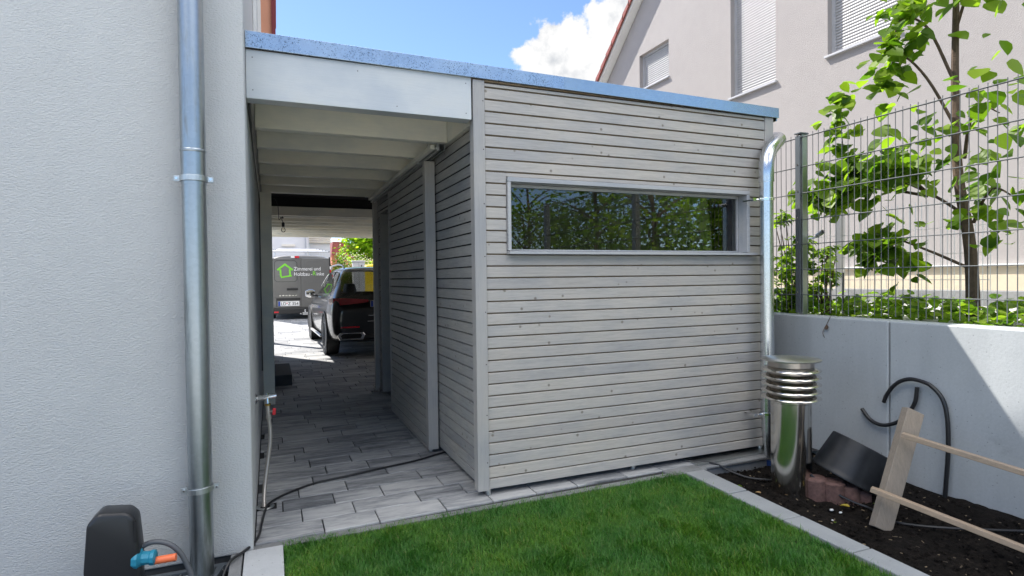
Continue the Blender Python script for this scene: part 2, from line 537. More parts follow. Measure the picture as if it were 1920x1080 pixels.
M['louvre_gap'] = plain('brown_gap', (0.22, 0.13, 0.09), 0.8)
M['alu'] = plain('aluminium_tube', (0.70, 0.70, 0.70), 0.35, 1.0)
M['rim'] = plain('alloy_rim', (0.55, 0.55, 0.56), 0.25, 1.0)


# ------------------------------------------------------------------ mesh helpers
class MB:
    def __init__(s):
        s.v = []
        s.f = []

    def add(s, vs, fs):
        o = len(s.v)
        s.v += [tuple(p) for p in vs]
        s.f += [tuple(i + o for i in f) for f in fs]
        return s

    def box(s, x0, x1, y0, y1, z0, z1):
        vs = [(x, y, z) for z in (z0, z1) for y in (y0, y1) for x in (x0, x1)]
        return s.add(vs, [(0, 2, 3, 1), (4, 5, 7, 6), (0, 1, 5, 4), (2, 6, 7, 3), (0, 4, 6, 2), (1, 3, 7, 5)])

    def hexa(s, b, t):
        """b, t: four corners each (ccw from above)"""
        return s.add(list(b) + list(t), [(3, 2, 1, 0), (4, 5, 6, 7)] + [(i, (i + 1) % 4, 4 + (i + 1) % 4, 4 + i) for i in range(4)])

    def obox(s, c, ax, ay, az):
        c, ax, ay, az = map(Vector, (c, ax, ay, az))
        b = [c - ax - ay - az, c + ax - ay - az, c + ax + ay - az, c - ax + ay - az]
        return s.hexa(b, [p + 2 * az for p in b])

    def bar(s, p, q, w, h, upv=(0, 0, 1)):
        p, q = Vector(p), Vector(q)
        d = (q - p)
        u = Vector(upv)
        x = d.cross(u).normalized()
        z = x.cross(d).normalized()
        return s.obox((p + q) / 2, d / 2, x * w / 2, z * h / 2)

    def prism(s, poly, axis, a, b):
        """poly: 2-D outline; extruded along axis from a to b"""
        def mk(t, u, w):
            return {0: (t, u, w), 1: (u, t, w), 2: (u, w, t)}[axis]
        n = len(poly)
        vs = [mk(a, *p) for p in poly] + [mk(b, *p) for p in poly]
        return s.add(vs, [tuple(range(n))[::-1], tuple(range(n, 2 * n))] + [(i, (i + 1) % n, n + (i + 1) % n, n + i) for i in range(n)])

    def tube(s, pts, r, n=10, caps=True):
        pts = [Vector(p) for p in pts]
        rs = r if isinstance(r, (list, tuple)) else [r] * len(pts)
        rings = []
        t0 = (pts[1] - pts[0]).normalized()
        ref = Vector((0, 0, 1)) if abs(t0.z) < .9 else Vector((1, 0, 0))
        nrm = t0.cross(ref).normalized()
        for i, p in enumerate(pts):
            a = pts[max(0, i - 1)]
            b = pts[min(len(pts) - 1, i + 1)]
            t = (b - a).normalized()
            nrm = (nrm - t * nrm.dot(t)).normalized()
            bn = t.cross(nrm)
            rings.append([p + (nrm * math.cos(k * 2 * math.pi / n) + bn * math.sin(k * 2 * math.pi / n)) * rs[i] for k in range(n)])
        vs = [v for rg in rings for v in rg]
        fs = []
        for i in range(len(pts) - 1):
            for k in range(n):
                k2 = (k + 1) % n
                fs.append((i * n + k, i * n + k2, (i + 1) * n + k2, (i + 1) * n + k))
        if caps:
            fs.append(tuple(range(n))[::-1])
            fs.append(tuple((len(pts) - 1) * n + k for k in range(n)))
        return s.add(vs, fs)

    def lathe(s, prof, c, axis=(0, 0, 1), n=40):
        c = Vector(c)
        a = Vector(axis).normalized()
        ref = Vector((1, 0, 0)) if abs(a.x) < .9 else Vector((0, 1, 0))
        u = a.cross(ref).normalized()
        w = a.cross(u)
        vs, fs, rings = [], [], []
        for (r, h) in prof:
            if r < 1e-6:
                rings.append([len(vs)])
                vs.append(c + a * h)
            else:
                rings.append(list(range(len(vs), len(vs) + n)))
                vs += [c + a * h + (u * math.cos(k * 2 * math.pi / n) + w * math.sin(k * 2 * math.pi / n)) * r for k in range(n)]
        for A, B in zip(rings[:-1], rings[1:]):
            for k in range(n):
                k2 = (k + 1) % n
                if len(A) == 1 and len(B) == 1:
                    continue
                if len(A) == 1:
                    fs.append((A[0], B[k2], B[k]))
                elif len(B) == 1:
                    fs.append((A[k], A[k2], B[0]))
                else:
                    fs.append((A[k], A[k2], B[k2], B[k]))
        return s.add(vs, fs)

    def build(s, name, mat, parent=None, bevel=0.0, smooth=False, seg=2, angle=40):
        me = bpy.data.meshes.new(name)
        off = Vector((0, 0, 0))
        if parent is not None:
            off = world_loc(parent)
        me.from_pydata([(p[0] - off.x, p[1] - off.y, p[2] - off.z) for p in s.v], [], s.f)
        bm = bmesh.new()
        bm.from_mesh(me)
        bmesh.ops.recalc_face_normals(bm, faces=bm.faces)
        if bevel:
            es = [e for e in bm.edges if len(e.link_faces) == 2 and e.calc_face_angle(0) > R(30)]
            bmesh.ops.bevel(bm, geom=es, offset=bevel, segments=seg, affect='EDGES', clamp_overlap=True, profile=0.5)
        if smooth:
            for f in bm.faces:
                f.smooth = True
            for e in bm.edges:
                if len(e.link_faces) == 2 and e.calc_face_angle(0) > R(angle):
                    e.smooth = False
        bm.to_mesh(me)
        bm.free()
        me.materials.append(M[mat] if isinstance(mat, str) else mat)
        o = bpy.data.objects.new(name, me)
        COL.objects.link(o)
        if parent is not None:
            o.parent = parent
        return o


def world_loc(o):
    l = Vector((0, 0, 0))
    while o is not None:
        l += Vector(o.location)
        o = o.parent
    return l


def tag(o, label, cat=None, group=None, kind=None):
    if label:
        o['label'] = label
    if cat:
        o['category'] = cat
    if group:
        o['group'] = group
    if kind:
        o['kind'] = kind
    return o


def thing(name, label, cat, loc=(0, 0, 0), group=None):
    o = bpy.data.objects.new(name, None)
    o.empty_display_size = 0.1
    o.location = loc
    COL.objects.link(o)
    return tag(o, label, cat, group)


def struct(o):
    o['kind'] = 'structure'
    return o


def smooth_path(pts, n=8):
    """Catmull-Rom through the points"""
    P = [Vector(p) for p in pts]
    P = [2 * P[0] - P[1]] + P + [2 * P[-1] - P[-2]]
    out = []
    for i in range(1, len(P) - 2):
        a, b, c, d = P[i - 1:i + 3]
        for k in range(n):
            t = k / n
            out.append(0.5 * ((2 * b) + (c - a) * t + (2 * a - 5 * b + 4 * c - d) * t * t + (3 * b - a - 3 * c + d) * t ** 3))
    out.append(P[-2])
    return out


def fast_mesh(name, verts, faces_flat, loop_tot, mat, parent=None, smooth=False):
    me = bpy.data.meshes.new(name)
    off = np.array(world_loc(parent)) if parent is not None else np.zeros(3)
    verts = np.asarray(verts, dtype=np.float32) - off.astype(np.float32)
    faces_flat = np.asarray(faces_flat, dtype=np.int32)
    loop_tot = np.asarray(loop_tot, dtype=np.int32)
    me.vertices.add(len(verts))
    me.vertices.foreach_set('co', verts.ravel())
    me.loops.add(len(faces_flat))
    me.loops.foreach_set('vertex_index', faces_flat)
    me.polygons.add(len(loop_tot))
    ls = np.concatenate(([0], np.cumsum(loop_tot)[:-1])).astype(np.int32)
    me.polygons.foreach_set('loop_start', ls)
    me.polygons.foreach_set('loop_total', loop_tot)
    me.update(calc_edges=True)
    me.validate()
    me.materials.append(M[mat])
    o = bpy.data.objects.new(name, me)
    COL.objects.link(o)
    if parent is not None:
        o.parent = parent
    return o


# leaf template: rounded heart shape, folded along the midrib; 2 faces
LEAF_T = np.array([(0, 0, 0), (-.30, .02, .03), (-.50, .26, .08), (-.44, .55, .07), (-.22, .82, .02), (0, 1.0, -.05),
                   (.22, .82, .02), (.44, .55, .07), (.50, .26, .08), (.30, .02, .03)])
LEAF_F = [(0, 5, 4, 3, 2, 1), (0, 9, 8, 7, 6, 5)]
LEAF_S = np.array([(0, 0, 0), (-.26, .3, .05), (-.22, .65, .03), (0, 1.0, -.06), (.22, .65, .03), (.26, .3, .05)])
LEAF_SF = [(0, 3, 2, 1), (0, 5, 4, 3)]


def leaves(name, centers, sizes, mat, parent=None, droop=0.5, tmpl='broad', face=None, spread=1.0):
    """one mesh of individually oriented leaves"""
    T, F = (LEAF_T, LEAF_F) if tmpl == 'broad' else (LEAF_S, LEAF_SF)
    C = np.asarray(centers, dtype=float)
    n = len(C)
    sz = np.asarray(sizes, dtype=float)
    az = rng.uniform(0, 2 * np.pi, n)
    d = np.stack([np.cos(az), np.sin(az), np.zeros(n)], 1)
    d[:, 2] = -droop + rng.normal(0, 0.45 * spread, n)
    d /= np.linalg.norm(d, axis=1, keepdims=True)
    upv = np.stack([rng.normal(0, .45 * spread, n), rng.normal(0, .45 * spread, n), np.ones(n)], 1)
    if face is not None:
        upv += np.asarray(face)
    x = np.cross(d, upv)
    x /= np.linalg.norm(x, axis=1, keepdims=True)
    z = np.cross(x, d)
    wv = rng.uniform(.8, 1.15, n)
    V = (C[:, None, :] + sz[:, None, None] * (T[None, :, 0:1] * wv[:, None, None] * x[:, None, :] + T[None, :, 1:2] * d[:, None, :] + T[None, :, 2:3] * z[:, None, :] * rng.uniform(.3, 2.0, n)[:, None, None]))
    nv = len(T)
    ff = np.concatenate([np.array(f) for f in F])
    flat = (ff[None, :] + (np.arange(n) * nv)[:, None]).ravel()
    tot = np.tile([len(f) for f in F], n)
    return fast_mesh(name, V.reshape(-1, 3), flat, tot, mat, parent)


def blob_points(c, r, n, hollow=0.35, clumps=14):
    """points in an uneven crown: clumps scattered through an ellipsoid"""
    c = np.asarray(c, float)
    r = np.asarray(r, float) if not np.isscalar(r) else np.array([r] * 3, float)
    k = rng.normal(0, 1, (clumps, 3))
    k /= np.linalg.norm(k, axis=1, keepdims=True)
    k *= rng.uniform(hollow, 1.0, (clumps, 1)) ** 0.6
    i = rng.integers(0, clumps, n)
    q = k[i] + rng.normal(0, 0.20, (n, 3))
    return c + q * r


def text_obj(body, size, loc, rot, mat, parent, name, align='LEFT', extrude=0.002, sx=1.0, shear=0.0):
    cu = bpy.data.curves.new(name, 'FONT')
    cu.body = body
    cu.size = size
    cu.extrude = extrude
    cu.align_x = align
    cu.shear = shear
    tmp = bpy.data.objects.new(name + '_tmp', cu)
    COL.objects.link(tmp)
    dg = bpy.context.evaluated_depsgraph_get()
    me = bpy.data.meshes.new_from_object(tmp.evaluated_get(dg))
    bpy.data.objects.remove(tmp)
    me.materials.clear()
    me.materials.append(M[mat])
    mt = Matrix.Translation(Vector(loc) - world_loc(parent)) @ rot.to_4x4() @ Matrix.Diagonal((sx, 1, 1, 1))
    me.transform(mt)
    o = bpy.data.objects.new(name, me)
    COL.objects.link(o)
    o.parent = parent
    return o


FACE_Y = Matrix(((1, 0, 0), (0, 0, -1), (0, 1, 0)))      # text upright, read from -Y

# ------------------------------------------------------------------ setting: ground, paving, lawn, bed, kerb
g = MB()
g.add([(-400, -400, -.25), (400, -400, -.25), (400, 600, -.25), (-400, 600, -.25)], [(0, 1, 2, 3)])
struct(g.build('ground', 'ground'))


def ramp_z(y):
    return 0.0 if y < 14 else min(0.30, (y - 14) * 0.075)


# sand bed under the pavers
b = MB()
ys = [3.40, 14.0, 18.0, 26.0]
for y0, y1 in zip(ys[:-1], ys[1:]):
    z0, z1 = ramp_z(y0) - .012, ramp_z(y1) - .012
    b.add([(-9 if y0 > 9 else -.12, y0, z0), (14, y0, z0), (14, y1, z1), (-9 if y0 > 9 else -.12, y1, z1)], [(0, 1, 2, 3)])
struct(b.build('paving_bed', 'joint'))

known = {0: [0.26, 0.57, 0.977], 1: [0.152, 0.459, 0.868, 1.18], 2: [0.357, 0.67, 1.078], 3: [0.15, 0.461, 0.977], 4: [0.254, 0.774],
         5: [0.36, 0.67, 1.086], 6: [0.257, 0.566, 0.882], 7: [0.155, 0.672, 1.088]}
pv = []
PW = 0.2055
row = 0
y = 3.42
while y < 25:
    js = []
    if row in known:
        ks = known[row]
        x = ks[0]
        while x > -.7:
            js.insert(0, x)
            x -= random.choice((.31, .41))
        js += ks[1:]
        x = ks[-1]
    else:
        x = (-.75 if y < 9.6 else -6.0) + random.uniform(0, .4)
        js.append(x)
    xmax = 4.0 if y < 8 else (7.5 if y < 19 else 9)
    while x < xmax:
        x += random.choice((.31, .41, .41, .515)) if row > 2 else random.choice((.31, .41))
        js.append(x)
    for a, c in zip(js[:-1], js[1:]):
        xa = max(a, -.104) if y < 9.5 else a
        if c - xa < .05:
            continue
        pv.append((xa + .0035, c - .0035, y + .0035, y + PW - .0035))
    row += 1
    y += PW
bm = MB()
for (x0, x1, y0, y1) in pv:
    sk = 0.03
    zt = random.uniform(-.0012, .0012)
    if 3.42 + .0 < y1 < 3.62 and x0 > 1.5:
        pass
    cs = [(x0, y0), (x1, y0), (x1, y1), (x0, y1)]
    e = .003
    ci = [(x0 + e, y0 + e), (x1 - e, y0 + e), (x1 - e, y1 - e), (x0 + e, y1 - e)]

    def P(c, z):
        yy = c[1] + sk * (c[0] - .1) * (1 if y0 < 12 else 1)
        return (c[0], yy, ramp_z(yy) + z + zt)
    vs = [P(c, -.02) for c in cs] + [P(c, -.003) for c in cs] + [P(c, 0) for c in ci]
    fs = [(8, 9, 10, 11)]
    for i in range(4):
        j = (i + 1) % 4
        fs += [(i, j, 4 + j, 4 + i), (4 + i, 4 + j, 8 + j, 8 + i)]
    bm.add(vs, fs)
paving = struct(bm.build('paving', 'paver'))

b = MB()
b.hexa([(-.15, 3.352, -.1), (2.95, 3.395, -.1), (2.95, 3.452, -.1), (-.15, 3.412, -.1)], [(-.15, 3.352, -.006), (2.95, 3.395, -.006), (2.95, 3.452, -.006), (-.15, 3.412, -.006)])
struct(b.build('mortar_strip', 'found', bevel=.004))
b = MB()
b.box(-.150, .038, 2.36, 3.348, -.05, .002).box(-.150, .038, 1.36, 2.354, -.05, .002)
struct(b.build('path', 'slab', bevel=.004))
b = MB()
b.box(-.215, -.158, 0, 3.348, -.14, -.004)
struct(b.build('kerb_strip', 'found', bevel=.004))

# concrete foundation strip below the shed's right end and the bed
b = MB()
b.hexa([(2.62, 3.40, -.2), (3.84, 3.44, -.2), (3.84, 8, -.2), (2.62, 8, -.2)], [(2.62, 3.40, -.002), (3.84, 3.44, -.002), (3.84, 8, -.002), (2.62, 8, -.002)])
struct(b.build('foundation', 'found', bevel=.006))
b = MB()
b.hexa([(2.92, 3.46, -.01), (3.80, 3.50, -.01), (3.80, 3.62, -.01), (2.92, 3.62, -.01)], [(2.92, 3.46, .012), (3.80, 3.50, .012), (3.80, 3.62, .012), (2.92, 3.62, .012)])
struct(b.build('edge_sheet', 'galv_post', bevel=.002))

# kerb stones between lawn and bed
b = MB()
ky = 3.385
while ky > -6:
    y1, y0 = ky - .003, ky - .437

    def kx(yy, side):
        t = (3.39 - yy) / 1.5
        return (2.74 - .036 * min(t, 1.3), 2.905 - .066 * min(t, 1.3))[side]
    zz = random.uniform(-.002, .003)
    b.hexa([(kx(y0, 0), y0, -.2), (kx(y0, 1), y0, -.2), (kx(y1, 1), y1, -.2), (kx(y1, 0), y1, -.2)],
           [(kx(y0, 0), y0, zz), (kx(y0, 1), y0, zz), (kx(y1, 1), y1, zz), (kx(y1, 0), y1, zz)])
    ky -= .443
struct(b.build('kerb', 'kerb', bevel=.005))

# lawn soil and grass blades
b = MB()
b.box(.042, 2.74, -.3, 3.385, -.2, -.028)
b.box(-8, .041, -.3, 1.35, -.2, -.028)
struct(b.build('lawn', 'turf'))
b = MB()
for i in range(18):
    for j in range(11):
        b.box(-8 + i * .6, -8 + i * .6 + .594, -6.9 + j * .6, -6.9 + j * .6 + .594, -.1, .001 + random.uniform(-.001, .001))
struct(b.build('added_bounce_slabs', 'added_bounce_slabs'))  # pale slabs added behind the camera to bounce sun up to the rafters


def make_grass(name, regions, parent=None):
    VS, n_tot = [], 0
    P = []
    for (x0, x1, y0, y1, dens) in regions:
        n = int((x1 - x0) * (y1 - y0) * dens)
        P.append(np.stack([rng.uniform(x0, x1, n), rng.uniform(y0, y1, n)], 1))
    P = np.concatenate(P)
    yedge = 3.40 + 0.012 * P[:, 0]
    xl = 2.735 - .024 * np.clip(3.39 - P[:, 1], 0, 2)
    keep = (P[:, 1] < yedge - .02 + rng.normal(0, .013, len(P))) & (P[:, 0] < xl + .002 + rng.normal(0, .009, len(P)))
    P = P[keep]
    n = len(P)
    # clumpy height and lean
    c1 = np.sin(P[:, 0] * 7.1 + 2 * np.sin(P[:, 1] * 5.3)) * np.sin(P[:, 1] * 8.7 + 1.7 * np.sin(P[:, 0] * 6.1))
    c2 = np.sin(P[:, 0] * 23 + 3 * np.sin(P[:, 1] * 11)) * np.sin(P[:, 1] * 19 + 2 * np.sin(P[:, 0] * 17))
    h = (0.040 + .006 * c1 + .006 * c2) * rng.uniform(.5, 1.2, n) * np.where(rng.random(n) < .03, 1.45, 1.0)
    ang = rng.uniform(0, 2 * np.pi, n) * .75 + 2.0 * c1 + 1.2 * c2
    lean = rng.uniform(.15, 1.05, n)
    d = np.stack([np.cos(ang), np.sin(ang)], 1)
    w = rng.uniform(.0011, .0022, n)
    s = np.stack([-d[:, 1], d[:, 0]], 1)
    base = np.concatenate([P, np.full((n, 1), -.030)], 1)
    V = np.zeros((n, 5, 3))
    for j, (t, ww) in enumerate(((0, 1), (0, -1), (.55, .8), (.55, -.8), (1, 0))):
        off = (lean * h * t ** 1.7)[:, None] * d
        V[:, j, :2] = P + off + (w * ww)[:, None] * s
        V[:, j, 2] = -.030 + h * (t - .25 * lean * t * t)
    idx = np.array([0, 1, 3, 2, 2, 3, 4])
    flat = (idx[None] + (np.arange(n) * 5)[:, None]).ravel()
    tot = np.tile([4, 3], n)
    return fast_mesh(name, V.reshape(-1, 3), flat, tot, 'grass', parent)


gr = make_grass('grass', [(.04, 2.75, 2.3, 3.42, 46000), (.04, 2.75, 1.2, 2.3, 32000), (.04, 2.72, -.28, 1.2, 9000), (-3, .04, -.28, 1.3, 5000)])
tag(gr, 'dense dark green lawn grass in front of the grey shed', 'grass', kind='stuff')

# soil bed, a slightly bumpy sheet
nx, ny = 46, 150
xs = np.linspace(2.80, 4.12, nx)
ysv = np.linspace(-6.0, 3.46, ny)
X, Y = np.meshgrid(xs, ysv)
Z = -.075 + .012 * np.sin(X * 9 + np.sin(Y * 7)) * np.sin(Y * 8) + rng.normal(0, .004, X.shape) + .03 * np.clip((X - 3.5) / .6, 0, 1)
Z = np.where(X < 2.93, -.05 + (Z + .05) * .6, Z)
V = np.stack([X, Y, Z], -1).reshape(-1, 3)
q = np.array([[j * nx + i, j * nx + i + 1, (j + 1) * nx + i + 1, (j + 1) * nx + i] for j in range(ny - 1) for i in range(nx - 1)])
struct(fast_mesh('soil', V, q.ravel(), np.full(len(q), 4), 'soil'))
# crumbs of soil
n = 4200
cxs = rng.uniform(2.86, 4.0, n)
cys = rng.uniform(1.2, 3.42, n)
VV, FF, TT = [], [], []
for i in range(n):
    r = .0025 + .016 * random.random() ** 5
    c = np.array((cxs[i], cys[i], -.068 + .03 * max(0, (cxs[i] - 3.5) / .6)))
    o = len(VV)
    for p in ((1, 0, 0), (-1, 0, 0), (0, 1, 0), (0, -1, 0), (0, 0, 1), (0, 0, -1)):
        VV.append(c + np.array(p) * r * np.array((random.uniform(.6, 1.3), random.uniform(.6, 1.3), random.uniform(.5, 1))))
    for f in ((0, 2, 4), (2, 1, 4), (1, 3, 4), (3, 0, 4), (2, 0, 5), (1, 2, 5), (3, 1, 5), (0, 3, 5)):
        FF += [o + k for k in f]
        TT.append(3)
tag(fast_mesh('soil_crumbs', VV, FF, TT, 'soil'), 'dark soil crumbs and bark bits on the bed', 'soil', kind='stuff')

n = 200
VV, FF, TT = [], [], []
for i in range(n):
    c = np.array((random.uniform(2.92, 4.0), random.uniform(1.3, 3.4), -.060))
    c[2] += .03 * max(0, (c[0] - 3.5) / .6)
    a, L, w = random.uniform(0, 6.28), random.uniform(.003, .011), random.uniform(.0012, .0035)
    u, v = np.array((math.cos(a), math.sin(a), random.uniform(-.2, .4))), np.array((-math.sin(a), math.cos(a), .1))
    o = len(VV)
    for p, q, z in ((-L, -w, 0), (L, -w, 0), (L, w, 0), (-L, w, 0), (-L * .8, -w * .6, .003), (L * .8, -w * .6, .003), (L * .8, w * .6, .003), (-L * .8, w * .6, .003)):
        VV.append(c + u * p + v * q + np.array((0, 0, z)))
    for f in ((0, 1, 5, 4), (1, 2, 6, 5), (2, 3, 7, 6), (3, 0, 4, 7), (4, 5, 6, 7)):
        FF += [o + k for k in f]
        TT.append(4)
tag(fast_mesh('bark_chips', VV, FF, TT, 'chips'), 'tiny pale bark chips and bits scattered over the dark soil', 'bark chips', kind='stuff')

# gravel trench at the foot of the house
b = MB()
b.box(-8, -.216, 1.36, 3.45, -.22, -.13)
struct(b.build('gravel_trench', 'plinth'))

# neighbour's raised yard, street
b = MB()
b.box(4.30, 40, -12, 15, -.2, 1.03)
struct(b.build('neighbour_yard', 'yard'))
b = MB()
b.add([(-80, 26, .296), (90, 26, .296), (90, 33, .30), (-80, 33, .30)], [(0, 1, 2, 3)])
struct(b.build('street', 'asphalt'))
b = MB()
b.add([(-80, 18, .285), (-9, 18, .285), (-9, 26, .285), (-80, 26, .285)], [(0, 1, 2, 3)])
b.add([(14, 15.1, .285), (90, 15.1, .285), (90, 26, .285), (14, 26, .285)], [(0, 1, 2, 3)])
b.add([(-80, 33.0, .29), (90, 33.0, .29), (90, 300, .5), (-80, 300, .5)], [(0, 1, 2, 3)])
struct(b.build('pavement', 'yard'))

# ------------------------------------------------------------------ left house
house = thing('house', 'white rendered house wall with rough stucco on the left edge, dark plinth below', 'house', (-4, 6.4, 0))
b = MB()
b.box(-8, -.106, 3.36, 12.2, -.015, 6.6)
b.build('wall', 'stucco_white', house, bevel=.012, seg=3, smooth=True)
b = MB()
b.box(-7.95, -.125, 3.385, 12.18, -.4, -.015)
b.build('plinth', 'plinth', house)
b = MB()
b.prism([(3.0, 6.45), (7.78, 10.3), (12.6, 6.45), (12.6, 6.65), (7.78, 10.5), (3.0, 6.65)], 0, -8.3, .2)
b.build('roof', 'roof_tile', house)
b = MB()
b.prism([(3.36, 6.601), (12.2, 6.601), (7.78, 10.1)], 0, -7.9, -.2)
b.build('gable', 'stucco_white', house)
# side window with its white surround and grey reveal, further back on the passage wall
wfr = MB()
wfr.box(-.104, -.075, 5.9, 6.0, 3.5, 6.2).box(-.104, -.075, 7.4, 7.5, 3.5, 6.2).box(-.104, -.075, 6.0, 7.4, 3.5, 3.58).box(-.104, -.075, 6.0, 7.4, 6.12, 6.2)
fr = wfr.build('window', 'white', house, bevel=.004)
fr['label'] = 'white window surround on the side wall'
MB().box(-.104, -.098, 6.0, 7.4, 3.58, 6.12).build('pane', 'car_glass', fr)
# salmon bay at the rear corner
bay = MB()
bay.box(-.30, .085, 9.0, 9.9, 3.2, 6.4)
by = bay.build('bay', 'salmon', house)
by['label'] = 'salmon coloured bay with dark red edge'
MB().box(.083, .135, 8.96, 9.94, 3.18, 6.45).build('edge_trim', 'darkred', by)
MB().box(-.10, -.055, 8.93, 9.0, 3.2, 6.4).build('edge_board', 'white', by)

# grey door step beside the carport post
st = MB()
st.box(-.104, .25, 8.43, 9.62, 0.001, .145)
tag(st.build('door_step', 'plinth', bevel=.006), 'dark grey block step at the house side behind the carport post', 'step')


def bracket(parent, c, r, wall_dir, both=True, mat='galv_post', name='bracket', tilt=0):
    """pipe clip: a flat ring round the pipe with two bolted ears"""
    b = MB()
    b.lathe([(r + .001, -.014), (r + .006, -.014), (r + .006, .014), (r + .001, .014)], c, (tilt, 0, 1), 28)
    for sgn in (-1, 1):
        b.box(c[0] + sgn * (r + .016) - .014, c[0] + sgn * (r + .016) + .014, c[1] - .004, c[1] + .014, c[2] - .014, c[2] + .014)
    o = b.build(name, mat, parent, bevel=.0015)
    for sgn in (-1, 1):
        MB().tube([(c[0] + sgn * (r + .017), c[1] - .012, c[2]), (c[0] + sgn * (r + .017), c[1] + .02, c[2])], .0055, 8).build('bolt', 'chrome', o)
    d = Vector(wall_dir)
    MB().tube([Vector(c) + d * r * .9, Vector(c) + d * (r + .085)], .006, 8).build('stem', mat, o)
    return o


dp = thing('downpipe', 'thick weathered zinc downpipe on the white house wall', 'downpipe', (-.338, 3.25, -.15))
b = MB()
b.tube([(-.338, 3.25, -.14), (-.338, 3.25, 1.90)], .054, 36)
b.build('pipe', 'pipe_old', dp, smooth=True)
b = MB()
b.tube([(-.338, 3.25, 1.895), (-.338, 3.25, 2.05), (-.336, 3.25, 6.5)], .056, 36)
b.lathe([(.056, 0), (.058, .004), (.058, .012), (.056, .016)], (-.338, 3.25, 2.052), (0, 0, 1), 36)
b.build('upper_pipe', 'pipe_old', dp, smooth=True)
bracket(dp, (-.338, 3.25, 1.925), .057, (0, 1, 0))
bracket(dp, (-.338, 3.25, .395), .055, (0, 1, 0), tilt=-.06)

# ------------------------------------------------------------------ the shed with its covered passage
shed = thing('garden_shed', 'flat roofed grey slatted timber shed with covered passage and long window', 'shed', (2.5, 3.543, 0))
PITCH, G0 = 0.07703, 0.112
WX0, WX1, WZ0, WZ1 = 1.445, 3.506, 1.577, 2.081
YF = 3.551                      # slat face


def slat_front(bm, x0, x1, z0, z1):
    """rhombus board: both edges slope down and out"""
    d, s = .024, .009
    a = random.uniform(-.0008, .0008)
    bm.prism([(YF + a, z0), (YF + d, z0 + s), (YF + d, z1 - .002), (YF + a, z1 - s)], 0, x0, x1) if False else \
        bm.prism([(YF + a, z0), (YF + a, z1 - .0035), (YF + d, z1 + .003), (YF + d, z0 + .007)], 0, x0, x1)


b = MB()
edges = [0.043] + [G0 + PITCH * k for k in range(34)] + [2.685]
GAP = .0075
for k in range(len(edges) - 1):
    z0, z1 = edges[k] + (GAP / 2 if k else 0), edges[k + 1] - GAP / 2
    if z1 - z0 < .01:
        continue
    if z1 <= WZ0 + .004 or z0 >= WZ1:
        slat_front(b, 1.296, 3.682, z0, z1)
    elif z0 < WZ1 < z1:
        slat_front(b, 1.296, WX0 - .004, z0, z1)
        slat_front(b, WX1 + .004, 3.682, z0, z1)
        slat_front(b, WX0 - .004, WX1 + .004, WZ1 + .004, z1)
    else:
        slat_front(b, 1.296, WX0 - .004, z0, z1)
        slat_front(b, WX1 + .004, 3.682, z0, z1)
front = b.build('front_slats', 'slat_front', shed, bevel=.0018, seg=1)
b = MB()
YB0, YB1 = 3.562, 3.64
b.box(1.29, WX0 - .004, YB0, YB1, .05, 2.68).box(WX1 + .004, 3.70, YB0, YB1, .05, 2.68)
b.box(WX0 - .004, WX1 + .004, YB0, YB1, .05, WZ0 - .004).box(WX0 - .004, WX1 + .004, YB0, YB1, WZ1 + .004, 2.68)
b.build('wall_backing', 'groove', shed)
# screws in front posts
cp = MB()
cp.box(1.217, 1.295, 3.543, 3.62, .037, 2.692)
post1 = cp.build('corner_post', 'post_wood', shed, bevel=.003)
for z in (.22, .53, .86, 1.2, 1.56, 1.9, 2.25, 2.56):
    MB().tube([(1.283, 3.5415, z), (1.283, 3.5445, z)], .0035, 8).build('screw', 'membrane', post1)
cp = MB()
cp.box(3.683, 3.768, 3.543, 3.63, .037, 2.68)
cp.build('corner_post', 'post_wood', shed, bevel=.003)
b = MB()
for x, yy in ((1.30, 3.585), (2.45, 3.62), (3.66, 3.60)):
    MB().lathe([(0, -.004), (.019, -.004), (.019, .05), (0, .05)], (x, yy, 0), (0, 0, 1), 12).build('foot', 'galv_post', shed)

# window
wf = MB()
wf.box(WX0, WX1, 3.532, 3.630, 2.052, WZ1)
wf.box(WX0, WX0 + .022, 3.532, 3.630, 1.60, 2.050).box(WX1 - .027, WX1, 3.532, 3.630, 1.60, 2.050)
win = wf.build('window', 'frame_wood', shed, bevel=.002)
wi = MB()
wi.box(WX0 + .024, WX1 - .029, 3.626, 3.66, 2.030, 2.050).box(WX0 + .024, WX1 - .029, 3.626, 3.66, 1.602, 1.612)
wi.box(WX0 + .024, WX0 + .042, 3.626, 3.66, 1.613, 2.029).box(WX1 - .044, WX1 - .030, 3.626, 3.66, 1.613, 2.029)
wi.build('sash', 'frame_wood', win, bevel=.0015)
MB().hexa([(WX0 - .002, 3.502, 1.575), (WX1 + .058, 3.502, 1.575), (WX1 + .058, 3.67, 1.577), (WX0 - .002, 3.67, 1.577)],
          [(WX0 - .002, 3.502, 1.594), (WX1 + .058, 3.502, 1.594), (WX1 + .058, 3.67, 1.599), (WX0 - .002, 3.67, 1.599)]).build('sill', 'frame_wood', win, bevel=.002)
MB().box(WX0 + .036, WX1 - .038, 3.640, 3.646, 1.606, 2.036).build('pane', 'glass', win)

# side wall of the passage
b = MB()
XS = 1.262
GS = .0065


def slat_side(bm, y0, y1, z0, z1, x=XS, d=.022):
    a = random.uniform(-.0008, .0008)
    bm.prism([(x + a, z0), (x + a, z1 - .0035), (x + d, z1 + .003), (x + d, z0 + .007)], 1, y0, y1)


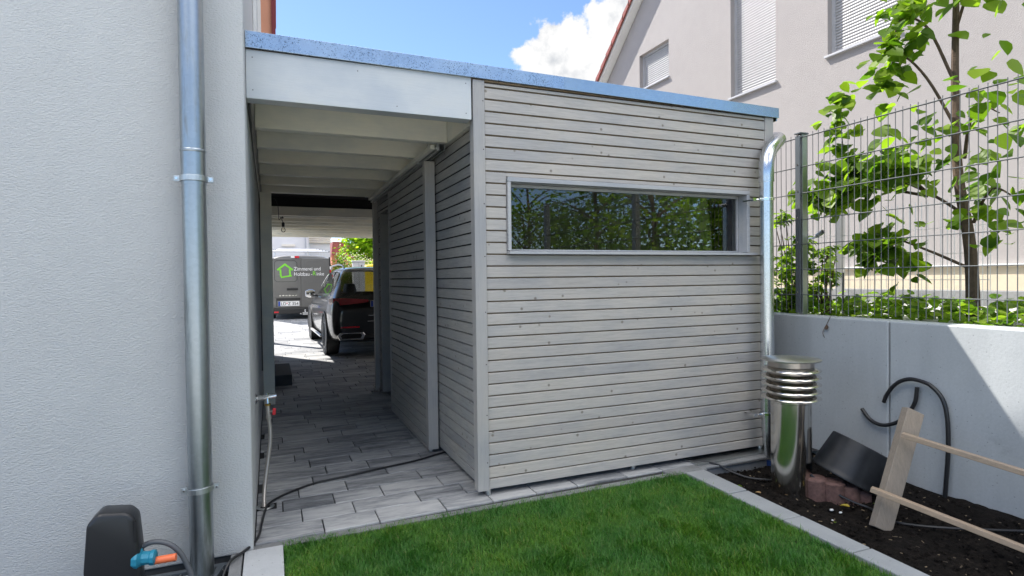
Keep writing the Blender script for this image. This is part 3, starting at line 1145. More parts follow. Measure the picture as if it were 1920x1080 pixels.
for k in range(len(edges) - 1):
    z0, z1 = edges[k] + (GS / 2 if k else 0), edges[k + 1] - GS / 2
    if z0 > 2.42:
        continue
    z1 = min(z1, 2.43)
    slat_side(b, 3.621, 6.26, z0, z1)
    slat_side(b, 7.22, 7.44, z0, z1)
    if z0 > 2.25:
        slat_side(b, 6.262, 7.218, z0, z1)
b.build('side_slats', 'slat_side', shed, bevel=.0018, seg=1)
b = MB()
b.box(1.276, 1.312, 3.645, 6.25, .05, 2.43).box(1.276, 1.312, 7.23, 7.44, .05, 2.43).box(1.276, 1.312, 6.25, 7.23, 2.26, 2.43)
b.build('side_membrane', 'membrane', shed)
MB().box(1.237, 1.31, 3.652, 7.44, 2.432, 2.688).build('wall_plate', 'cream', shed, bevel=.002)
b = MB()
b.box(1.25, 1.37, 7.19, 7.218, .04, 2.25).box(1.25, 1.37, 6.262, 6.29, .04, 2.25).box(1.25, 1.37, 6.292, 7.188, 2.222, 2.25)
b.build('door_frame', 'slat_side', shed, bevel=.002)
MB().box(1.21, 1.29, 7.442, 7.52, .03, 2.43).build('corner_post', 'post_wood', shed, bevel=.003)
# rear wall, right wall and inside lining
b = MB()
b.box(1.27, 3.72, 7.45, 7.50, .04, 2.68).box(3.70, 3.755, 3.635, 7.44, .04, 2.675)
b.build('rear_wall', 'slat_front', shed)
b = MB()
for i in range(16):
    z = .05 + i * .15
    b.box(1.315, 3.69, 7.425, 7.447, z, z + .146)
    b.box(3.674, 3.697, 3.66, 7.42, z, z + .146)
b.build('lining', 'interior', shed)
b = MB()
b.box(1.32, 3.68, 3.66, 7.42, -.001, .02)
b.build('floor', 'found', shed)
b = MB()
for i in range(6):
    yy = 3.95 + i * .62
    MB().box(1.32, 3.68, yy, yy + .08, 2.43, 2.66).build('ceiling_joist', 'interior', shed)

# roof: deck, zinc edge, fascia, rafters
b = MB()
b.box(-.10, 3.80, 3.56, 14.55, 2.690, 2.728)
b.build('roof_deck', 'interior', shed)


def zt(x):
    return 2.798 - (x + .104) * .0097


def zb_(x):
    return 2.707 - (x + .104) * .0066


def trim(x0, x1, mat, lip=True):
    b = MB()
    ya = 3.528
    b.hexa([(x0, ya, zb_(x0)), (x1, ya, zb_(x1)), (x1, ya + .014, zb_(x1)), (x0, ya + .014, zb_(x0))],
           [(x0, ya, zt(x0)), (x1, ya, zt(x1)), (x1, ya + .014, zt(x1)), (x0, ya + .014, zt(x0))])
    b.hexa([(x0, ya + .014, zt(x0) - .006), (x1, ya + .014, zt(x1) - .006), (x1, ya + .15, zt(x1) - .016), (x0, ya + .15, zt(x0) - .016)],
           [(x0, ya + .014, zt(x0) - .0005), (x1, ya + .014, zt(x1) - .0005), (x1, ya + .15, zt(x1) - .010), (x0, ya + .15, zt(x0) - .010)])
    b.hexa([(x0, ya + .014, zb_(x0) + .001), (x1, ya + .014, zb_(x1) + .001), (x1, ya + .03, zb_(x1) + .001), (x0, ya + .03, zb_(x0) + .001)],
           [(x0, ya + .014, zb_(x0) + .003), (x1, ya + .014, zb_(x1) + .003), (x1, ya + .03, zb_(x1) + .003), (x0, ya + .03, zb_(x0) + .003)])
    return b.build('roof_edge', mat, shed, bevel=.0015)


t1 = trim(-.104, 1.868, 'trim_spot')
t1['label'] = 'speckled left piece of zinc roof edge'
t2 = trim(1.865, 3.812, 'trim_clean')
t2['label'] = 'clean right piece of zinc roof edge'
t2.location.y -= .0015
b = MB()
b.box(3.80, 3.812, 3.545, 14.55, 2.66, 2.762)
b.build('side_edge', 'trim_clean', shed)
b = MB()
b.tube([(3.885, 3.70, 2.56), (3.885, 14.5, 2.56)], .056, 20)
b.build('gutter', 'pipe_new', shed, smooth=True)
b = MB()
b.box(-.104, 1.206, 3.546, 3.648, 2.433, 2.702)
fas = b.build('fascia', 'fascia', shed, bevel=.003)
scr = MB()
for x, z in ((-.07, 2.66), (-.07, 2.48), (.5, 2.655), (.73, 2.47), (1.17, 2.66), (1.17, 2.47)):
    MB().tube([(x, 3.5445, z), (x, 3.5475, z)], .003, 8).build('screw', 'membrane', fas)
for i in range(6):
    yy = 4.205 + i * .6
    MB().box(-.075, 1.236, yy, yy + .08, 2.432, 2.688).build('rafter', 'cream', shed, bevel=.004)
MB().box(-.102, -.077, 3.65, 7.3, 2.44, 2.686).build('ledger', 'post_wood', shed)
MB().box(1.132, 1.166, 4.30, 7.3, 2.395, 2.430).build('ledger', 'cream', shed, bevel=.003)
# soffit between rafters
MB().box(-.10, 1.236, 3.65, 7.30, 2.6885, 2.6895).build('soffit', 'cream', shed)
# second bay: dark ceiling, beam and carport rafters
MB().box(-.10, 3.79, 7.30, 9.4, 2.677, 2.6885).build('ceiling', 'membrane', shed)
MB().box(-.10, 3.79, 9.385, 9.40, 2.531, 2.676).build('ceiling_apron', 'membrane', shed)
MB().box(-.10, 3.79, 9.36, 9.46, 2.395, 2.53).build('beam', 'cream', shed, bevel=.004)
for i in range(8):
    yy = 9.98 + i * .63
    MB().box(-.098, 3.79, yy, yy + .08, 2.43, 2.688).build('rafter', 'cream', shed, bevel=.004)
MB().box(-.10, 3.79, 9.46, 14.5, 2.6885, 2.6895).build('soffit', 'cream', shed)
MB().box(-.092, .028, 7.21, 7.33, .0, 2.431).build('carport_post', 'cream', shed, bevel=.004)
MB().box(-.09, .03, 14.2, 14.32, 0, 2.429).build('carport_post', 'cream', shed, bevel=.004)
MB().box(3.67, 3.79, 14.2, 14.32, 0, 2.429).build('carport_post', 'cream', shed, bevel=.004)

# sliding door on its rail
b = MB()
for k in range(len(edges) - 1):
    z0, z1 = edges[k] + (GAP / 2 if k else 0), edges[k + 1] - GAP / 2
    if z1 > 2.37:
        z1 = 2.365
    if z1 - z0 < .012 or z0 > 2.36:
        continue
    slat_side(b, 4.692, 6.172, z0 + .004, z1 + .004, 1.170, .022)
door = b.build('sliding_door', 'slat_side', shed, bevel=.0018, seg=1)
door['label'] = 'grey slatted sliding door pushed open'
MB().box(1.165, 1.248, 4.612, 4.690, .03, 2.372).build('stile', 'post_wood', door, bevel=.003)
MB().box(1.165, 1.235, 6.174, 6.205, .03, 2.37).build('stile', 'post_wood', door, bevel=.003)
MB().box(1.187, 1.232, 4.692, 6.172, .05, 2.36).build('backing', 'membrane', door)
MB().box(1.168, 1.205, 4.692, 6.172, .026, .044).build('bottom_rail', 'post_wood', door)
b = MB()
for yy in (4.655, 5.45):
    MB().lathe([(0, 0.004), (.017, 0.004), (.017, .035), (0, .035)], (1.195, yy, 0), (0, 0, 1), 12).build('floor_guide', 'galv_post', door)
b = MB()
y0, y1 = 4.22, 7.38
b.box(1.172, 1.176, y0, y1, 2.376, 2.428).box(1.216, 1.220, y0, y1, 2.376, 2.428).box(1.177, 1.215, y0, y1, 2.424, 2.428)
b.box(1.177, 1.188, y0, y1, 2.376, 2.379).box(1.204, 1.215, y0, y1, 2.376, 2.379)
rail = b.build('door_rail', 'galv_post', shed)
for yy in (4.25, 4.85, 6.05, 7.28):
    k = MB()
    k.box(1.09, 1.2, yy - .015, yy + .015, 2.4295, 2.4335).box(1.168, 1.171, yy - .015, yy + .015, 2.38, 2.433)
    k.tube([(1.155, yy, 2.395), (1.185, yy, 2.395)], .009, 8)
    k.build('rail_bracket', 'galv_post', rail)
for yy in (4.75, 6.05):
    k = MB()
    k.tube([(1.195, yy, 2.36), (1.195, yy, 2.40)], .006, 8)
    k.tube([(1.18, yy, 2.395), (1.21, yy, 2.395)], .014, 12)
    k.build('roller', 'chrome', door)
b = MB()
b.tube([(1.14, 7.35, .02), (1.32, 7.35, .03)], .010, 8).tube([(1.17, 7.35, 0), (1.17, 7.35, .06)], .008, 8).tube([(1.23, 7.3, 0), (1.23, 7.3, .08)], .012, 8)
b.build('floor_bolt', 'chrome', shed)

# black cable clipped along the passage wall
ca = MB()
ca.tube(smooth_path([(-.092, 3.67, 2.437), (-.098, 4.6, 2.41), (-.098, 5.8, 2.385), (-.098, 7.1, 2.35), (-.1, 7.18, 2.0), (-.1, 7.18, .4)], 6), .0065, 6)
tag(ca.build('wall_cable', 'black'), 'thin black cable running along the top of the passage wall and down beside the post', 'cable')

# hanging bulb
lp = thing('hanging_bulb', 'bare clear light bulb hanging from a wire under the carport', 'lamp', (.176, 8.6, 2.11))
b = MB()
b.tube(smooth_path([(.02, 8.6, 2.56), (.075, 8.6, 2.54), (.112, 8.6, 2.46), (.122, 8.6, 2.34), (.125, 8.6, 2.258), (.15, 8.6, 2.275), (.175, 8.6, 2.30), (.162, 8.6, 2.262), (.172, 8.6, 2.235), (.178, 8.6, 2.215)], 6), .0042, 6)
b.box(.14, .185, 8.59, 8.61, 2.275, 2.29)
b.build('cable', 'black', lp)
MB().lathe([(0, 2.222), (.012, 2.222), (.019, 2.21), (.019, 2.165), (.016, 2.16), (0, 2.16)], (.178, 8.6, 0), (0, 0, 1), 16).build('socket', 'black', lp, smooth=True)
MB().lathe([(.013, 2.162), (.016, 2.15), (.028, 2.128), (.030, 2.112), (.024, 2.096), (.012, 2.086), (0, 2.084)], (.178, 8.6, 0), (0, 0, 1), 20).build('bulb', 'bulb_glass', lp, smooth=True)
MB().tube([(.172, 8.6, 2.16), (.170, 8.6, 2.125), (.178, 8.6, 2.115), (.186, 8.6, 2.125), (.184, 8.6, 2.16)], .0012, 6).build('filament', 'brass', lp)

# ------------------------------------------------------------------ right downpipe of the shed
dp2 = thing('downpipe', 'bright new zinc downpipe with swan neck at the right end of the grey shed', 'downpipe', (3.583, 3.44, -.1))
PX = 3.583
b = MB()
b.tube([(PX, 3.44, .30), (PX, 3.44, 2.20)], .051, 32)
for z in (2.195, 2.16):
    b.lathe([(.051, -.004), (.054, 0), (.051, .004)], (PX, 3.44, z), (0, 0, 1), 32)
b.build('pipe', 'pipe_new', dp2, smooth=True)
b = MB()
b.tube([(PX, 3.44, .19), (PX, 3.44, .31)], .045, 28)
b.tube([(PX + .003, 3.44, .20), (PX + .004, 3.44, .12), (PX + .010, 3.44, .02), (PX + .016, 3.44, -.035)], [.045, .044, .036, .030], 28)
b.build('shoe', 'elbow', dp2, smooth=True)
MB().tube([(PX + .014, 3.44, -.18), (PX + .014, 3.44, -.03)], .036, 24).build('boot', 'blue_pvc', dp2, smooth=True)
b = MB()
pth = smooth_path([(PX, 3.44, 2.14), (PX, 3.44, 2.24), (PX + .018, 3.45, 2.32), (PX + .075, 3.475, 2.40), (PX + .17, 3.515, 2.468), (PX + .25, 3.56, 2.515), (PX + .295, 3.63, 2.54), (PX + .302, 3.72, 2.545)], 6)
b.tube(pth, .057, 30)
b.build('elbow', 'elbow', dp2, smooth=True)
b = MB()
b.tube([(PX + .225, 3.545, 2.50), (PX + .262, 3.566, 2.522)], .0595, 30)
b.build('seam_ring', 'elbow', dp2, smooth=True)
for z in (2.005, .335):
    o = MB()
    o.lathe([(.052, -.011), (.057, -.011), (.057, .011), (.052, .011)], (PX, 3.44, z), (0, 0, 1), 28)
    o.box(PX - .08, PX - .051, 3.425, 3.45, z - .012, z + .012)
    o.tube([(PX - .066, 3.42, z), (PX - .066, 3.46, z)], .008, 8)
    br = o.build('bracket', 'chrome', dp2, bevel=.001)
    s = MB()
    s.tube([(PX - .12, 3.45, z - .005), (PX - .06, 3.44, z)], .006, 8).tube([(PX - .125, 3.44, z - .005), (PX - .125, 3.552, z - .006)], .0075, 8)
    s.box(PX - .14, PX - .105, 3.435, 3.455, z - .017, z + .009)
    s.build('stem', 'chrome', br)

# ------------------------------------------------------------------ stainless vent in the bed
vx, vy = 3.27, 2.935
vent = thing('vent_pipe', 'shiny stainless steel ventilation stack with louvred head standing in the soil bed', 'vent', (vx, vy, -.1))
MB().lathe([(.128, -.12), (.128, .55), (.131, .553), (.131, .562), (.127, .566)], (vx, vy, 0), (0, 0, 1), 64).build('cylinder', 'inox', vent, smooth=True)
for i in range(5):
    z = .582 + i * .047
    MB().lathe([(.146, z + .026), (.187, z + .006), (.190, z), (.1885, z - .001), (.185, z + .002), (.144, z + .020), (.146, z + .026)], (vx, vy, 0), (0, 0, 1), 64).build('louvre_ring', 'inox', vent, smooth=True)
MB().lathe([(.145, .565), (.145, .84)], (vx, vy, 0), (0, 0, 1), 48).build('inner_sleeve', 'inox_sleeve', vent, smooth=True)
MB().lathe([(.0, .838), (.187, .836), (.189, .839), (.189, .844), (.184, .847), (0, .853)], (vx, vy, 0), (0, 0, 1), 64).build('lid', 'inox_lid', vent, smooth=True)
# straight pale flap leaning at the back of the stack
fl = MB()
fl.prism([(-.055, -.10), (.055, -.10), (.055, .40), (.030, .46), (-.030, .46), (-.055, .40)], 1, -.004, .004)
fl.v = [(vx + .165 + p[0] * .7, vy + .03 + p[1] + p[0] * .7, p[2]) for p in fl.v]
tag(fl.build('sheet_strip', 'anthracite', bevel=.001), 'narrow grey sheet strip with rounded top standing behind the steel vent', 'strip')

# ------------------------------------------------------------------ bucket, stones, wooden frame, hoses on the right
bx, bY = 3.66, 2.80
tilt = R(27)
ax = Vector((.108, -.045, .215)).normalized()
bc = Vector((3.555, 2.765, .045))
bk = thing('bucket', 'black plastic tub lying tilted upside down on reddish stones', 'bucket', tuple(bc))
MB().lathe([(.200, -.005), (.209, -.004), (.211, .006), (.207, .012), (.203, .04), (.181, .235), (.179, .247), (.168, .252), (.160, .238), (0, .236)], bc, ax, 56).build('shell', 'bucket', bk, smooth=True, angle=50)
MB().lathe([(.199, -.005), (.172, .225), (0, .226)], bc, ax, 40).build('inside', 'black', bk, smooth=True)

pal = thing('palisade_stones', 'short reddish brown palisade stones carrying the black tub', 'stones', (3.45, 2.70, -.1))
for i, (px, py, r, zt_) in enumerate(((3.345, 2.80, .068, .065), (3.415, 2.725, .070, .055), (3.495, 2.680, .070, .030), (3.575, 2.655, .066, .0), (3.62, 2.72, .075, 0.0))):
    n = 12
    MB().lathe([(r, -.14), (r, zt_ - .012), (r - .012, zt_), (0, zt_ + .002)], (px, py, 0), (.03 * (i - 2), .0, 1), 14).build('stone', 'palisade', pal, smooth=True, angle=35)

sh = thing('wooden_frame', 'unpainted wooden frame of planks and battens leaning over the soil bed', 'wood frame', (3.25, 2.3, -.06))


def plank(p, q, w, t, name, mat, parent, wdir):
    p, q = Vector(p), Vector(q)
    d = q - p
    wv = Vector(wdir)
    wv = (wv - d.normalized() * wv.dot(d.normalized())).normalized()
    tv = d.normalized().cross(wv)
    return MB().obox((p + q) / 2, d / 2, wv * w / 2, tv * t / 2).build(name, mat, parent, bevel=.003)


plank((3.262, 2.30, -.075), (3.60, 2.33, .58), .115, .05, 'leg', 'raw_wood', sh, (1, -.25, 0))
plank((3.66, 1.50, -.075), (3.72, 1.58, .58), .105, .05, 'leg', 'raw_wood', sh, (1, .25, 0))
plank((3.185, 2.30, .175), (3.52, 1.55, .0), .028, .05, 'batten', 'raw_wood_x', sh, (0, .2, 1))
plank((3.41, 2.27, .47), (3.66, 1.55, .34), .028, .05, 'batten', 'raw_wood_x', sh, (0, .2, 1))

hs = MB()
hs.tube(smooth_path([(4.075, 3.014, .408), (4.07, 2.951, .346), (4.065, 2.877, .323), (4.06, 2.798, .338), (4.06, 2.70, .40), (4.06, 2.62, .52), (4.06, 2.60, .64)], 8), .0135, 10)
hs.tube(smooth_path([(4.07, 2.842, .49), (4.065, 2.815, .55), (4.06, 2.76, .625), (4.055, 2.69, .675), (4.055, 2.61, .69), (4.055, 2.50, .66), (4.055, 2.42, .55), (4.055, 2.40, .3), (4.055, 2.42, -.05)], 8), .0135, 10)
tag(hs.build('black_hose', 'black', smooth=True), 'stiff black plastic pipe curling in front of the concrete wall', 'hose')
cb = MB()
cb.tube(smooth_path([(3.30, 2.86, .12), (3.33, 2.80, .06), (3.37, 2.70, .0), (3.43, 2.60, -.045), (3.47, 2.52, -.062), (3.44, 2.43, -.064), (3.40, 2.36, -.062), (3.44, 2.26, -.06), (3.6, 2.1, -.05), (3.9, 1.9, -.04)], 8), .0075, 8)
tag(cb.build('bed_cable', 'black', smooth=True), 'black cable drooping from the tub over the stones onto the soil', 'cable')
cb = MB()
cb.tube(smooth_path([(2.70, 3.75, .012), (2.82, 3.66, .012), (2.95, 3.55, .008), (3.06, 3.44, .006), (3.12, 3.38, -.03), (3.20, 3.27, -.062), (3.30, 3.17, -.066), (3.42, 3.1, -.075)], 8), .0075, 8)
tag(cb.build('shed_cable', 'black', smooth=True), 'black cable coming out under the shed front down onto the soil bed', 'cable')
cb = MB()
cb.tube(smooth_path([(1.60, 4.68, .012), (1.266, 4.562, .010), (1.02, 4.45, .010), (.762, 4.387, .0095), (.52, 4.318, .0095), (.296, 4.264, .0095), (.152, 4.183, .0095), (.033, 4.08, .0095), (-.035, 3.97, .012), (-.055, 3.864, .010),
                     (-.072, 3.672, .0095), (-.082, 3.521, .0095), (-.11, 3.40, .012), (-.158, 3.314, .012), (-.216, 3.229, .008), (-.269, 3.149, -.08), (-.36, 3.06, -.12), (-.6, 2.98, -.12)], 8), .0075, 8)
tag(cb.build('passage_cable', 'black', smooth=True), 'long black cable snaking across the passage pavers to the house corner', 'cable')

# leaves lying on the soil
lf_data = [(3.335, 2.585, 'leaf_yellow', .055, 'bright yellow fallen leaf lying beside the reddish stones'),
           (2.985, 3.12, 'leaf_shrub', .05, 'pale green fallen leaf on the soil close to the kerb'),
           (3.02, 2.985, 'leaf_tan', .04, 'tan dry leaf on the soil just behind the kerb'),
           (3.16, 2.88, 'leaf_tan', .03, 'small tan dry leaf beside the foot of the steel vent'),
           (3.53, 2.50, 'leaf_shrub', .06, 'green fallen leaf on the soil behind the wooden leg'),
           (3.07, 2.44, 'leaf_shrub', .028, 'small green fallen leaf in the middle of the soil bed'),
           (3.40, 2.42, 'leaf_yellow', .028, 'small yellow fallen leaf by the black bed cable')]
for (lx, ly, mt, s, lab) in lf_data:
    a = random.uniform(0, 6.28)
    V = []
    for p in LEAF_T:
        V.append((lx + s * (p[0] * .6 * math.cos(a) - (p[1] - .5) * math.sin(a)), ly + s * (p[0] * .6 * math.sin(a) + (p[1] - .5) * math.cos(a)), -.058 + s * (.15 + p[2] * 2.0) + .03 * max(0, (lx - 3.5) / .6)))
    mb = MB()
    mb.add(V, LEAF_F)
    tag(mb.build('fallen_leaf', mt), lab, 'leaf', 'fallen leaves on the soil bed')
for (px, py, r, lab) in ((3.22, 2.585, .013, 'round white pebble on the soil in front of the yellow leaf'), (3.235, 2.535, .010, 'long white pebble on the soil near the wooden leg'),
                         (3.09, 2.475, .007, 'small white pebble in the middle of the soil bed'), (3.0, 3.30, .007, 'small white pebble on the soil close to the shed')):
    mb = MB()
    mb.lathe([(0, -r * .6), (r * .8, -r * .3), (r, 0), (r * .7, r * .45), (0, r * .6)], (px, py, -.058), (random.uniform(-.3, .3), .2, 1), 9)
    tag(mb.build('pebble', 'white', smooth=True, angle=80), lab, 'pebble', 'white pebbles on the soil bed')

# ------------------------------------------------------------------ retaining wall, fence
rw = thing('retaining_wall', 'smooth grey concrete retaining wall below the wire fence', 'wall', (4.2, 0, -.2))
for (y0, y1) in ((2.830, 5.83), (-.17, 2.820), (-3.17, -.18), (-6.17, -3.18), (5.84, 8.84)):
    MB().box(4.10, 4.298, y0, y1, -.3, 1.075).build('wall_panel', 'concrete', rw, bevel=.010)
MB().box(4.125, 4.27, -6.1, 8.8, -.3, 1.06).build('joint_filler', 'plinth', rw)

FX = 4.20
fence = thing('wire_fence', 'anthracite double wire mesh fence standing on the concrete wall', 'fence', (FX, 0, 1.07))
post_y = [3.675 - 2.52 * k for k in range(5)] + [3.675 + 2.52]
bars_z = [2.585, 2.335, 2.11, 1.885, 1.675, 1.46, 1.245]
for pyy in post_y:
    po = MB().box(FX + .012, FX + .072, pyy - .022, pyy + .022, 1.06, 2.615).build('post', 'galv_post', fence, bevel=.002)
    fl = MB().box(FX - .020, FX - .008, pyy - .024, pyy + .024, 1.09, 2.60).build('clamp_strip', 'anthracite', po, bevel=.0015)
    MB().box(FX - .024, FX + .080, pyy - .03, pyy + .03, 2.616, 2.63).build('cap', 'anthracite', po, bevel=.003)
    for z in bars_z:
        MB().tube([(FX - .0235, pyy, z + .02), (FX - .0195, pyy, z + .02)], .007, 8).build('bolt', 'chrome', po)
py_s = sorted(post_y)
for a, c in zip(py_s[:-1], py_s[1:]):
    b = MB()
    for z in bars_z:
        for dx in (-.0055, .0055):
            b.tube([(FX + dx, a + .003, z), (FX + dx, c - .003, z)], .0038, 6, caps=False)
    k = a + .03
    while k < c - .01:
        b.tube([(FX, k, 1.10), (FX, k, 2.612)], .0030, 5, caps=False)
        k += .0535
    b.build('mesh_panel', 'fence_wire', fence)
fl = thing('floodlight', 'small grey floodlight on a bracket behind the fence post', 'lamp', (4.30, 3.64, 1.73))
b = MB()
b.bar((4.27, 3.70, 1.725), (4.32, 3.62, 1.73), .03, .012).bar((4.32, 3.62, 1.735), (4.32, 3.58, 1.745), .02, .012)
b.build('arm', 'galv_post', fl)
MB().lathe([(0, -.03), (.018, -.03), (.02, .035), (0, .035)], (4.32, 3.575, 1.76), (.1, -1, .6), 16).build('head', 'galv_post', fl, smooth=True)
MB().lathe([(0, .0355), (.018, .0355), (.018, .038), (0, .039)], (4.32, 3.575, 1.76), (.1, -1, .6), 16).build('lens', 'black', fl)

bf = thing('back_fence', 'pale galvanised mesh fence standing further back in the neighbour yard', 'fence', (6.0, 4.5, 1.03))
for yy in (4.70, 7.2):
    MB().box(5.97, 6.03, yy - .03, yy + .03, 1.03, 2.12).build('post', 'galv_post', bf)
b = MB()
for z in (1.1, 1.35, 1.6, 1.85, 2.08):
    b.tube([(6, 3.2, z), (6, 9.5, z)], .004, 5)
k = 3.2
while k < 9.5:
    b.tube([(6, k, 1.06), (6, k, 2.12)], .003, 4)
    k += .06
b.build('mesh_panel', 'galv_post', bf)

# ------------------------------------------------------------------ neighbour house
nb_h = thing('neighbour_house', 'tall pale gabled house with roller shutters and red tiled roof behind the fence', 'house', (12, 7.5, 1.03))
NX = 8.0


def roof_z(y):
    return (6.353 + (12.814 - y) * .895) if y > 7.5 else (6.353 + (12.814 - 7.5) * .895) - (7.5 - y) * .895


wins = [(10.33, 11.40, 5.72, 6.52), (7.46, 8.51, 4.715, 7.05), (5.38, 6.467, 4.775, 6.30), (2.1, 3.3, 4.775, 6.3)]
b = MB()
NY0, NY1 = .6, 14.2
cuts = sorted(set([NY0, 7.5, NY1] + [w[0] for w in wins] + [w[1] for w in wins]))
for a, c in zip(cuts[:-1], cuts[1:]):
    mid = (a + c) / 2
    hole = [w for w in wins if w[0] <= mid <= w[1]]
    if hole:
        w = hole[0]
        b.prism([(a, 1.49), (c, 1.49), (c, w[2]), (a, w[2])], 0, NX, NX + .3)
        b.prism([(a, w[3]), (c, w[3]), (c, roof_z(c)), (a, roof_z(a))], 0, NX, NX + .3)
    else:
        b.prism([(a, 1.49), (c, 1.49), (c, roof_z(c)), (a, roof_z(a))], 0, NX, NX + .3)
b.box(NX + .3, 16, NY0, NY0 + .3, 1.49, 5.1).box(NX + .3, 16, NY1 - .3, NY1, 1.49, 5.1)
b.build('wall', 'stucco_nb', nb_h)
MB().box(NX - .02, 16, NY0 - .02, NY1 + .02, 1.05, 1.488).build('plinth', 'beige', nb_h)
MB().box(NX - .06, NX - .001, NY0 - .02, NY1 + .02, 1.4885, 1.515).build('plinth_cap', 'white', nb_h)
MB().box(NX - .5, NX - .021, NY0 - .5, NY1, 1.03, 1.20).build('drain_strip', 'found', nb_h)
for (y0, y1, z0, z1) in wins:
    f = MB()
    f.box(NX + .09, NX + .16, y0, y0 + .05, z0, z1).box(NX + .09, NX + .16, y1 - .05, y1, z0, z1).box(NX + .09, NX + .16, y0 + .05, y1 - .05, z1 - .05, z1)
    wn = f.build('window', 'win_frame', nb_h)
    s = MB()
    nl = int((z1 - z0 - .05) / .046)
    for i in range(nl):
        z = z0 + .005 + i * .046
        s.prism([(NX + .125, z), (NX + .108, z + .012), (NX + .105, z + .026), (NX + .11, z + .040), (NX + .125, z + .045)], 1, y0 + .05, y1 - .05)
    s.build('shutter', 'shutter', wn)
    MB().box(NX - .05, NX + .10, y0 - .03, y1 + .03, z0 - .035, z0 - .003).build('sill', 'win_frame', wn, bevel=.003)
b = MB()
th = .12
b.prism([(14.9, roof_z(14.9) + .02), (7.5, roof_z(7.5) + .02), (-.1, roof_z(-.1) + .02), (-.1, roof_z(-.1) + .02 + th), (7.5, roof_z(7.5) + .02 + th), (14.9, roof_z(14.9) + .02 + th)], 0, NX - .20, 16.5)
rf = b.build('roof', 'white', nb_h)
# rows of clay tiles, each course a stepped strip; the verge shows the steps
b = MB()
for side in (1, -1):
    L = 10.6
    ncs = int(L / .33)
    for i in range(ncs):
        d0, d1 = i * .33, i * .33 + .37
        ya = 7.5 + side * d1 * .745
        yb = 7.5 + side * d0 * .745
        za = roof_z(7.5) - d1 * .667 + .15
        zb = roof_z(7.5) - d0 * .667 + .15
        b.hexa([(NX - .24, ya, za + .015), (16.6, ya, za + .015), (16.6, yb, zb - .015), (NX - .24, yb, zb - .015)],
               [(NX - .24, ya, za + .06), (16.6, ya, za + .06), (16.6, yb, zb + .015), (NX - .24, yb, zb + .015)])
        b.hexa([(NX - .26, ya, za - .07), (NX - .225, ya, za - .07), (NX - .225, yb, zb - .06), (NX - .26, yb, zb - .06)],
               [(NX - .26, ya, za + .075), (NX - .225, ya, za + .075), (NX - .225, yb, zb + .03), (NX - .26, yb, zb + .03)])
b.build('tiles', 'roof_tile', rf)

# ------------------------------------------------------------------ trees and plants behind the fence


def limb(mb, pts, r0, r1, n=8):
    P = smooth_path(pts, 5)
    k = len(P)
    mb.tube(P, [r0 + (r1 - r0) * i / (k - 1) for i in range(k)], n)


tree = thing('broad_leaf_tree', 'young tree with big heart shaped sunlit leaves reaching over the wire fence', 'tree', (4.95, 2.75, 1.03))
tm = MB()
limb(tm, [(4.95, 2.75, 1.0), (4.96, 2.78, 1.6), (4.93, 2.85, 2.2), (4.98, 2.9, 2.9), (5.0, 2.9, 3.8)], .05, .02)
tr = tm.build('trunk', 'bark', tree, smooth=True)
tw = MB()
branches = [
    [(4.95, 2.80, 1.85), (4.85, 2.98, 2.03), (4.74, 3.22, 2.20), (4.64, 3.45, 2.32), (4.60, 3.56, 2.45), (4.60, 3.60, 2.92)],
    [(4.85, 3.02, 2.03), (4.7, 3.3, 2.12), (4.62, 3.62, 2.14), (4.58, 3.86, 2.2)],
    [(4.85, 3.02, 2.05), (4.72, 3.1, 2.2), (4.62, 3.14, 2.32)],
    [(4.95, 2.78, 1.45), (4.8, 3.0, 1.6), (4.66, 3.2, 1.70), (4.6, 3.42, 1.64)],
    [(4.96, 2.86, 2.5), (4.8, 3.0, 2.95), (4.66, 3.12, 3.15), (4.6, 3.2, 2.98)],
    [(4.98, 2.9, 2.9), (4.8, 3.0, 3.35), (4.64, 3.1, 3.42), (4.6, 3.14, 3.2)],
    [(4.96, 2.82, 2.3), (4.8, 2.7, 2.5), (4.65, 2.55, 2.6), (4.6, 2.4, 2.5)],
    [(4.95, 2.75, 1.8), (4.8, 2.6, 1.95), (4.66, 2.45, 2.0), (4.62, 2.3, 1.9)],
    [(4.98, 2.9, 3.3), (4.85, 2.7, 3.6), (4.75, 2.5, 3.7)]]
for br in branches:
    limb(tw, br, .014, .004, 6)
tw.build('branch', 'bark', tree, smooth=True)


def pts_around(c, r, n):
    c = np.array(c)
    return c + rng.normal(0, 1, (n, 3)) * np.array(r) * .5


C = [pts_around((4.55, 3.62, 2.14), (.16, .34, .14), 46), pts_around((4.55, 3.50, 2.30), (.18, .24, .16), 44), pts_around((4.6, 3.25, 2.22), (.2, .3, .2), 56),
     pts_around((4.6, 3.05, 2.28), (.2, .3, .2), 46), pts_around((4.6, 3.75, 2.10), (.12, .16, .09), 14), pts_around((4.6, 3.6, 2.72), (.07, .10, .26), 26), pts_around((4.6, 3.60, 2.92), (.06, .07, .08), 8),
     pts_around((4.6, 3.30, 1.62), (.16, .24, .17), 46), pts_around((4.6, 3.1, 1.60), (.16, .24, .2), 34), pts_around((4.6, 3.18, 3.00), (.12, .12, .16), 20),
     pts_around((4.6, 3.10, 3.25), (.14, .14, .2), 26), pts_around((4.62, 3.02, 3.5), (.2, .2, .3), 36), pts_around((4.6, 2.45, 2.5), (.3, .5, .4), 90), pts_around((4.62, 2.35, 1.9), (.3, .5, .35), 80),
     pts_around((4.75, 2.5, 3.6), (.3, .5, .4), 70), pts_around((4.9, 2.8, 3.9), (.4, .5, .5), 90)]
C = np.concatenate(C)
C = C[C[:, 0] > 4.29]
C = np.concatenate([C, C[C[:, 1] > 3.0] + rng.normal(0, .05, C[C[:, 1] > 3.0].shape)])
C = C[C[:, 0] > 4.29]
